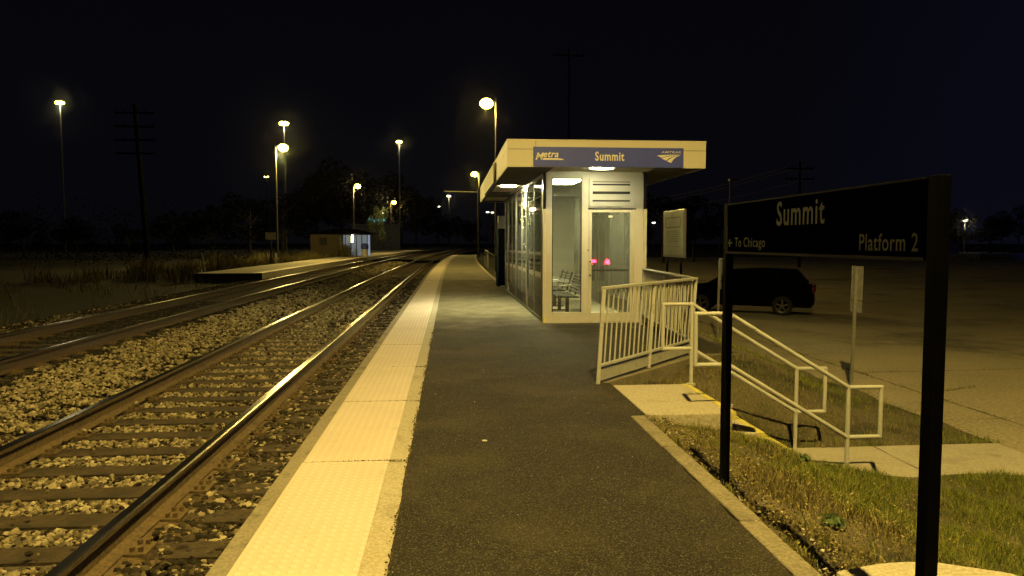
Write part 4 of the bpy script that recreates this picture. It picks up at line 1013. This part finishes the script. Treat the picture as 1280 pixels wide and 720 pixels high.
# far platform rail at the kerb
t = thing('kerb_hand_railing', 'thin pale railing beside the kerb far down the platform', 'railing', (2.3, 50, 0))
for yv in (48, 51, 54): f = MB(); f.tube([(2.35 + cx(yv), yv, -.2), (2.35 + cx(yv), yv, 1.0)], .03, 6); f.build('post', 'cream', t)
f = MB(); f.tube([(2.35 + cx(48), 48, 1), (2.35 + cx(51), 51, 1), (2.35 + cx(54), 54, 1), (3.2 + cx(54), 54, .5)], .03, 6); f.build('top_rail', 'cream', t)
# small drain/valve object by the machine
f = MB(); f.box(1.80, 2.0, 27.6, 27.75, .03, .12); tag(f.build('junction_box', 'white_thing', loc=(1.9, 27.6, 0)), 'small pale junction box on the kerb beside the ticket machine', 'junction box')

# far buildings
def far_building(label, px0, px1, py, Y, D, mat, h_px=None):
    a_ = ray_at(px0, py, Y); b_ = ray_at(px1, py, Y)
    t = thing('far_building', label, 'building', ((a_[0] + b_[0]) / 2, Y, -.8))
    f = MB(); f.box(a_[0], b_[0], Y, Y + D, -.8, a_[2]); f.build('wall', mat, t)
    f = MB(); f.box(a_[0] - .3, b_[0] + .3, Y - .3, Y + D, a_[2], a_[2] + .4); f.build('roof', 'far_wall', t)
    return t, a_, b_
t, A, B = far_building('low building with blue lit front at the right edge', 1225, 1420, 322, 95, 15, 'far_wall')
bl = point('blue_wall_light', (B[0] * .75 + A[0] * .25, 84, 3), (.15, .28, 1), 2600, 1.0, t, spot=110); bl.rotation_euler = (R(95), 0, 0)
t, A, B = far_building('tall dark building carrying a small glowing blue sign', 1150, 1200, 262, 140, 12, 'far_wall')
X, Y, Z = ray_at(1182, 257, 139); f = MB(); f.box(X - .35, X + .45, Y - .1, Y + .1, Z - 1.0, Z + .8); f.build('lit_sign', 'sign_glow_blue', t)
t, A, B = far_building('low building with teal lit windows under the lit tree', 440, 500, 282, 175, 10, 'far_wall')
f = MB()
for k in range(7):
    X, Y, Z = ray_at(461.5 + k * 3, 274.5 + (k % 3) * 1.2, 152); f.box(X - .12, X + .2, 151.9, 152, Z - .25, Z + .25)
f.build('lit_sign', 'window_teal', t)

# ------------------------------------------------------------------ vegetation
def leafcloud(n, clumps, size, seed):
    r = np.random.default_rng(seed); C = []
    for (c, rad) in clumps:
        k = int(n * rad ** 2 / sum(q[1] ** 2 for q in clumps)); d = r.normal(size=(k, 3)); d /= np.linalg.norm(d, axis=1)[:, None]
        C.append(np.array(c) + d * (rad * r.uniform(.45, 1.08, (k, 1)) ** .6))
    C = np.concatenate(C); k = len(C); a_ = r.normal(size=(k, 3)); a_ /= np.linalg.norm(a_, axis=1)[:, None]
    b_ = np.cross(a_, r.normal(size=(k, 3))); b_ /= np.linalg.norm(b_, axis=1)[:, None]; s_ = r.uniform(.5, 1.2, (k, 1)) * size
    V = np.stack([C - a_ * s_, C - b_ * s_ * .6, C + a_ * s_, C + b_ * s_ * .6], 1).reshape(-1, 3)
    return V, np.arange(4 * k).reshape(-1, 4)
def make_tree(label, seed, h, mat='leaf_unlit', bare=False, group='dark trees round the station'):
    rr = random.Random(seed); t = thing('tree', label, 'tree', (0, 0, 0), group)
    mb = MB(); mb.tube([(0, 0, -.5), (.05, 0, h * .2), (.1, .1, h * .5), (.1, .2, h * .8)], h * .022, 8, 0, True, h * .006)
    cl = []
    for k in range(11):
        an = rr.uniform(0, 2 * pi); z0 = h * rr.uniform(.22, .65); L = h * rr.uniform(.16, .32); z1 = z0 + h * rr.uniform(.08, .28)
        p1 = (math.cos(an) * L, math.sin(an) * L, z1); mb.tube([(.08, .08, z0), (p1[0] * .5, p1[1] * .5, (z0 + z1) / 2 + .1), p1], h * .009, 6, 0, True, h * .003)
        cl.append((p1, h * rr.uniform(.10, .17)))
    cl.append(((.1, .2, h * .85), h * .13))
    mb.build('trunk', 'bark', t)
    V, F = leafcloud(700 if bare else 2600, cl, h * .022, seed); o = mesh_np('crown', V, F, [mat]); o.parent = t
    return t
protos = [make_tree('', 31, 10), make_tree('', 57, 12), make_tree('', 93, 9)]
TR = []   # px, py(top), Y
spots = [(28, 262, 80), (95, 270, 95), (160, 282, 70), (215, 262, 85), (265, 255, 95), (312, 246, 100), (352, 240, 110), (395, 215, 235), (425, 205, 245), (455, 212, 255), (492, 222, 260), (520, 240, 250), (545, 262, 240), (572, 270, 230), (595, 276, 200), (640, 262, 110), (780, 255, 90), (830, 243, 80), (868, 242, 85), (900, 262, 100), (950, 275, 110), (1040, 262, 120), (1110, 258, 130), (1200, 262, 120), (1240, 268, 130), (1275, 255, 120)]
desc = ['first', 'second', 'third', 'fourth', 'fifth', 'sixth', 'seventh', 'eighth', 'ninth', 'tenth', 'eleventh', 'twelfth', 'thirteenth', 'fourteenth', 'fifteenth', 'sixteenth', 'seventeenth', 'eighteenth', 'nineteenth', 'twentieth', 'twenty-first', 'twenty-second', 'twenty-third', 'twenty-fourth', 'twenty-fifth', 'twenty-sixth']
place = ['left of the lone left mast lamp', 'right of the lone left mast lamp', 'beside the tall wooden pole on the left', 'right of the tall wooden pole on the left', 'above the leaning stake', 'left of the opposite name sign', 'behind the nearest opposite platform lamp', 'above the hut with the dark window', 'above the glazed side of the waiting hut', 'behind the opposite lamp in front of the hut', 'left of the mast lamp in mid sky', 'right of the mast lamp in mid sky', 'behind the smaller distant mast lamp', 'behind the larger distant mast lamp', 'behind the left tip of the canopy', 'hidden behind the shelter', 'between the shelter and the notice board', 'behind the notice board', 'right of the notice board', 'behind the left post of the name sign', 'behind the word To on the name sign', 'behind the middle of the name sign', 'behind the word Platform', 'behind the distant street lamp on the right', 'left of the right picture edge', 'at the right picture edge']
for i, (px, py, Y) in enumerate(spots):
    pr = protos[i % 3]; hb = (10, 12, 9)[i % 3]
    o = pr if i < 3 else copy_tree(pr)
    X, _, Z = ray_at(px, py, Y); s_ = (Z + .5) / hb
    o.location = (X, Y, -.5); o.scale = (s_ * random.uniform(1.0, 1.35), s_ * 1.1, s_); o.rotation_euler = (0, 0, random.uniform(0, 6))
    o['label'] = 'dark leafy tree ' + place[i]
lt = make_tree('small tree with lamp lit olive foliage above teal lights', 12, 7, 'leaf_lit', False, None)
X, _, Z = ray_at(470, 256, 150); lt.location = (X, 150, -.5); s_ = (Z + .5) / 7; lt.scale = (s_ * .55, s_ * .55, s_)
point('tree_light', (2.2 / (s_ * .55), -3 / (s_ * .55), 5.5), (1, .8, .4), 700, .3); bpy.data.objects['tree_light'].parent = None
tl = bpy.data.objects['tree_light']; tl.location = (X + 2, 145, Z - 1)
# bushy hedge masses along the far left and right (one mass)
V, F = leafcloud(20000, [((ray_at(px, 305, Y)[0], Y, random.uniform(.6, 2.2)), random.uniform(2.0, 4.2)) for px, Y in [(10 + 20 * k, 62 + 8 * math.sin(k * 1.7)) for k in range(17)]] + [((ray_at(px, 305, Y)[0], Y, random.uniform(.4, 1.4)), random.uniform(2.0, 3.6)) for px, Y in [(690 + 33 * k, 92 + 7 * math.sin(k * 2.3)) for k in range(19)]], .09, 5)
tag(mesh_np('undergrowth', V, F, ['leaf_unlit']), 'dark scrub filling the gaps under the trees', 'undergrowth', kind='stuff')

# grass blades
def blades(n, xy, zfun, h0, h1, wid, mi, name=None, lean=.5, hmul=None):
    x, y = xy; n = len(x); z = np.array([zfun(a_, b_) for a_, b_ in zip(x, y)])
    h = rng.uniform(h0, h1, n); 
    if hmul is not None: h *= hmul
    an = rng.uniform(0, 2 * np.pi, n); ln = rng.uniform(.1, 1, n) * lean * h; da = rng.uniform(0, 2 * np.pi, n); w_ = wid * rng.uniform(.6, 1.3, n)
    ux, uy = np.cos(an) * w_, np.sin(an) * w_; lx, ly = np.cos(da) * ln, np.sin(da) * ln
    V = np.stack([np.stack([x - ux, y - uy, z - .01], -1), np.stack([x + ux, y + uy, z - .01], -1), np.stack([x + lx * .45 + ux * .7, y + ly * .45 + uy * .7, z + h * .6], -1), np.stack([x + lx * .45 - ux * .7, y + ly * .45 - uy * .7, z + h * .6], -1), np.stack([x + lx, y + ly, z + h], -1)], 1).reshape(-1, 3)
    b_ = np.arange(n) * 5
    F = np.concatenate([np.stack([b_, b_ + 1, b_ + 2], -1), np.stack([b_, b_ + 2, b_ + 3], -1), np.stack([b_ + 3, b_ + 2, b_ + 4], -1)])
    return V, F, np.concatenate([mi, mi, mi])
def field(x, y): return np.sin(x * 1.9 + 1.3) * np.sin(y * 1.6 + .5) + .6 * np.sin(x * 4.3 + y * 3.1) + .4 * np.sin(x * 9.1 - y * 7.7)
parts = []
# front bank: dry near the kerb and steps, green further out
n = 260000; x = 1.74 + rng.uniform(0, 1, n) ** 1.25 * 6.3; y = rng.uniform(1.8, 6.6, n)
k = rng.uniform(size=n); clump = field(x * 2.2, y * 2.2)
keep = (k < .78 + .30 * clump) & ~(((x - 2.06) ** 2 + (y - 2.62) ** 2) < .40) & ~((x < 1.93) & (k > .10)) & ~((x > 1.7) & (x < 3.5) & (y > 6.36))
x, y, clump, k = x[keep], y[keep], clump[keep], k[keep]
green = ((x - 2.15) * .75 + (5.0 - y) * -.05 + .28 * field(x, y) + rng.normal(0, .22, len(x))) > .35
green |= (x > 3.3) & (rng.uniform(size=len(x)) < .8)
hm = np.clip(.55 + .30 * clump + np.where(green, .3, 0), .25, 1.5) * np.where(x < 2.1, .6, 1)
parts.append(blades(0, (x, y), gz, .025, .075, .0022, np.where(green, 0, 1), hmul=hm, lean=1.0))
# scattered taller blades
n = 3800; x = 1.80 + rng.uniform(0, 1, n) * 6; y = rng.uniform(2.4, 6.5, n); ok = (field(x * 1.5, y * 1.3) > .2) & (((x - 2.06) ** 2 + (y - 2.62) ** 2) > .44); x, y = x[ok], y[ok]
parts.append(blades(0, (x, y), gz, .07, .17, .0022, np.where(rng.uniform(size=len(x)) < .55, 0, 1), lean=.9))
x = 1.725 + rng.uniform(0, .06, 900); y = rng.uniform(2.6, 6.4, 900); ok = np.sin(y * 6) + np.sin(y * 13) > .4; x, y = x[ok], y[ok]
parts.append(blades(0, (x, y), lambda a_, b_: -.01, .02, .06, .0022, np.where(rng.uniform(size=len(x)) < .4, 0, 1), lean=1.3))
# rear bank
n = 42000; x = 1.8 + rng.uniform(0, 1, n) * 4.6; y = 7.8 + rng.uniform(0, 1, n) ** 1.5 * 16
ok = (x < 6.25 + .08 * np.sin(y * 5)) & (np.array([rightx(q) for q in y]) + .1 < x) & (rng.uniform(size=n) < .7 + .3 * field(x, y))
x, y = x[ok], y[ok]; green = (field(x, y) * .4 + (x - 3.3) * .45 + rng.normal(0, .3, len(x))) > .25
parts.append(blades(0, (x, y), gzb, .025, .08, .003, np.where(green, 0, 1), lean=.9))
# weeds in the lot joints
def line(x0, y0, x1, y1, n, sp):
    t_ = rng.uniform(0, 1, n); cl_ = np.sin(t_ * 37) + np.sin(t_ * 91) + rng.uniform(-1, 1, n) > .3
    return (x0 + (x1 - x0) * t_ + rng.normal(0, sp, n))[cl_], (y0 + (y1 - y0) * t_ + rng.normal(0, sp, n))[cl_]
for a_ in ((7.2, 6.7, 7.25, 22, 2600, .035), (7.3, 10.5, 8.4, 10.95, 300, .03), (7.25, 12.3, 14, 12.6, 500, .03), (7.9, 9.0, 12, 9.1, 200, .02), (6.28, 8, 6.28, 20, 900, .05)):
    x, y = line(*a_); parts.append(blades(0, (x, y), lambda p_, q_: LOT, .015, .05, .003, np.where(rng.uniform(size=len(x)) < .5, 0, 1), lean=1.2))
# moss and dead grass in the asphalt seam and kerb
x, y = line(-.305, 2.8, -.305, 12, 700, .008); parts.append(blades(0, (x, y), lambda p_, q_: 0, .006, .02, .002, np.ones(len(x), int), lean=1.4))
x, y = line(1.75, 2.8, 1.78, 6.4, 1400, .02); parts.append(blades(0, (x, y), lambda p_, q_: -.02, .02, .05, .002, np.where(rng.uniform(size=len(x)) < .3, 0, 1), lean=1.2))
x, y = line(2.5, 8.05, 3.9, 9.8, 900, .12); parts.append(blades(0, (x, y), gzb, .03, .12, .003, np.ones(len(x), int), lean=1))
def join(parts, name, mats):
    o = 0; VV = []; FF = []; MM = []
    for V, F, m_ in parts: VV.append(V); FF.append(F + o); MM.append(m_); o += len(V)
    return mesh_np(name, np.concatenate(VV), np.concatenate(FF), mats, np.concatenate(MM))
tag(join(parts, 'grass', ['grass_green', 'grass_dry']), 'patchy green and dead brown grass on the banks and in the pavement cracks', 'grass', kind='stuff')
# tall dry grass by the opposite platform
parts = []
n = 26000; y = 31 + rng.uniform(0, 1, n) * 60; x = -11.3 - rng.uniform(0, 1, n) ** 1.6 * 6 + (y > 30) * (y - 30) ** 2 / 2720.
cl_ = field(x * .7, y * .35); ok = rng.uniform(size=n) < .5 + .5 * cl_
x, y, cl_ = x[ok], y[ok], cl_[ok]; parts.append(blades(0, (x, y), lambda a_, b_: -.1, .3, 1.0, .018, np.zeros(len(x), int), hmul=np.clip(.6 + .4 * cl_, .3, 1.3), lean=.5))
n = 9000; y = 12 + rng.uniform(0, 1, n) * 40; x = -9.2 - rng.uniform(0, 1, n) * 9
ok = rng.uniform(size=n) < .25 + .5 * field(x * .6, y * .5); x, y = x[ok], y[ok]
parts.append(blades(0, (x, y), lambda a_, b_: vz(a_, b_) - .01, .08, .4, .012, np.zeros(len(x), int), lean=.8))
xh = ray_at(430, 318, 70)[0]; n = 700; a_ = rng.uniform(0, 6.28, n); r_ = np.abs(rng.normal(0, .5, n))
parts.append(blades(0, (xh + r_ * np.cos(a_), 70.5 + r_ * np.sin(a_) * .5), lambda p_, q_: .15, .5, 1.5, .02, np.zeros(n, int), lean=.6))
tag(join(parts, 'tall_dry_grass', ['grass_tall']), 'tall dry grass behind the opposite platform and along the dark verge', 'grass', kind='stuff')

# dead leaves on the bank
n = 14000; x = 1.78 + rng.uniform(0, 1, n) ** 1.6 * 3.2; y = rng.uniform(2.6, 6.4, n)
ok = ~(((x - 2.06) ** 2 + (y - 2.62) ** 2) < .40); x, y = x[ok], y[ok]
P_ = np.stack([x, y, np.array([gz(p_, q_) for p_, q_ in zip(x, y)]) + rng.uniform(.005, .05, len(x))], -1)
n = len(x); a_ = rng.normal(size=(n, 3)) * [1, 1, .35]; a_ /= np.linalg.norm(a_, axis=1)[:, None]; b_ = np.cross(a_, rng.normal(size=(n, 3)) + [0, 0, 2]); b_ /= np.linalg.norm(b_, axis=1)[:, None]
s_ = rng.uniform(.004, .013, (n, 1)); V = np.stack([P_ - a_ * s_, P_ - b_ * s_ * .5, P_ + a_ * s_, P_ + b_ * s_ * .5], 1).reshape(-1, 3)
tag(mesh_np('dead_leaves', V, np.arange(4 * n).reshape(-1, 4), ['grass_dry']), 'small dead leaves lying in the grass beside the platform kerb', 'leaves', kind='stuff')
# broad-leaved weeds
def weed(label, x0, y0, n, rad, hh):
    V = []; F = []
    for k in range(n):
        an = random.uniform(0, 2 * pi); L = rad * random.uniform(.35, 1); u = Vector((math.cos(an), math.sin(an), 0)); s_ = Vector((-u.y, u.x, 0)); zt = hh * random.uniform(.4, 1.1); wv = L * random.uniform(.16, .26); st = random.uniform(0, .25) * L
        p = [u * st, u * (L * .45) + s_ * wv + Vector((0, 0, zt)), u * L + Vector((0, 0, zt * .65)), u * (L * .45) - s_ * wv + Vector((0, 0, zt))]
        b0 = len(V); V += [tuple(q) for q in p]; F.append((b0, b0 + 1, b0 + 2, b0 + 3))
    mb = MB(); mb.add([(q[0] + x0, q[1] + y0, q[2] + gz(x0, y0)) for q in V], F); o = mb.build('weed_plant', 'weed_leaf', loc=(x0, y0, gz(x0, y0)))
    tag(o, label, 'weed', 'broad leaved weeds in the bank grass')
weed('dark broad leaved weed between the sign posts above the concrete footing', 2.24, 4.05, 110, .09, .07)
weed('smaller broad leaved weed left of the steps foot', 3.0, 5.9, 36, .10, .08)
weed('low weed in the grass near the bottom right corner', 3.3, 3.6, 40, .12, .09)

# ------------------------------------------------------------------ world, camera, render
wd = bpy.data.worlds.new('World'); SC.world = wd; wd.use_nodes = True; nt = wd.node_tree; nt.nodes.clear()
out = nt.nodes.new('ShaderNodeOutputWorld'); bg = nt.nodes.new('ShaderNodeBackground'); tc = nt.nodes.new('ShaderNodeTexCoord'); sp = nt.nodes.new('ShaderNodeSeparateXYZ')
nt.links.new(tc.outputs['Generated'], sp.inputs[0])
cr = nt.nodes.new('ShaderNodeValToRGB'); e = cr.color_ramp.elements; e[0].position = 0; e[0].color = (.0022, .0022, .0035, 1); e[1].position = .55; e[1].color = (.0014, .0014, .0026, 1)
nt.links.new(sp.outputs[2], cr.inputs[0])
# faint bluish town glow towards the right
cr2 = nt.nodes.new('ShaderNodeValToRGB'); e = cr2.color_ramp.elements; e[0].position = .42; e[0].color = (0, 0, 0, 1); e[1].position = .85; e[1].color = (.0011, .0016, .0075, 1); nt.links.new(sp.outputs[0], cr2.inputs[0])
ad = mixc(nt, 1.0, cr.outputs[0], cr2.outputs[0], 'ADD'); nt.links.new(ad, bg.inputs[0]); bg.inputs[1].default_value = 1.0
nt.links.new(bg.outputs[0], out.inputs[0])
cam = bpy.data.cameras.new('camera'); cam.sensor_width = 36; cam.lens = 915 / 1280 * 36; cam.clip_start = .05; cam.clip_end = 3000
co = bpy.data.objects.new('camera', cam); COL.objects.link(co); co.location = (0, 0, 1.56)
pt = math.atan(57 / 915); ps = math.atan(77.5 * math.cos(pt) / 915); co.rotation_euler = (R(90) - pt, 0, -ps)
SC.camera = co
SC.view_settings.view_transform = 'Standard'; SC.view_settings.look = 'None'; SC.view_settings.exposure = 0; SC.view_settings.gamma = 1
SC.cycles.use_denoising = True; SC.cycles.max_bounces = 8; SC.cycles.transparent_max_bounces = 16
SC.cycles.sample_clamp_indirect = 4; SC.cycles.caustics_reflective = False; SC.cycles.caustics_refractive = False
SC.cycles.use_light_tree = False

# thin mist added to stand in for lens glow round each lamp
hm, nt, out = _new('glow_haze'); pv = nt.nodes.new('ShaderNodeVolumePrincipled'); pv.inputs['Color'].default_value = (.9, .9, .9, 1); pv.inputs['Density'].default_value = .00006; pv.inputs['Anisotropy'].default_value = .992
pv.inputs['Density Attribute'].default_value = ''; hm.cycles.homogeneous_volume = True
nt.links.new(pv.outputs[0], out.inputs['Volume']); M['glow_haze'] = hm
f = MB(); f.box(-140, 200, -75, 440, -2.2, 47); hz_ = f.build('glow_haze', 'glow_haze'); hz_['kind'] = 'stuff'
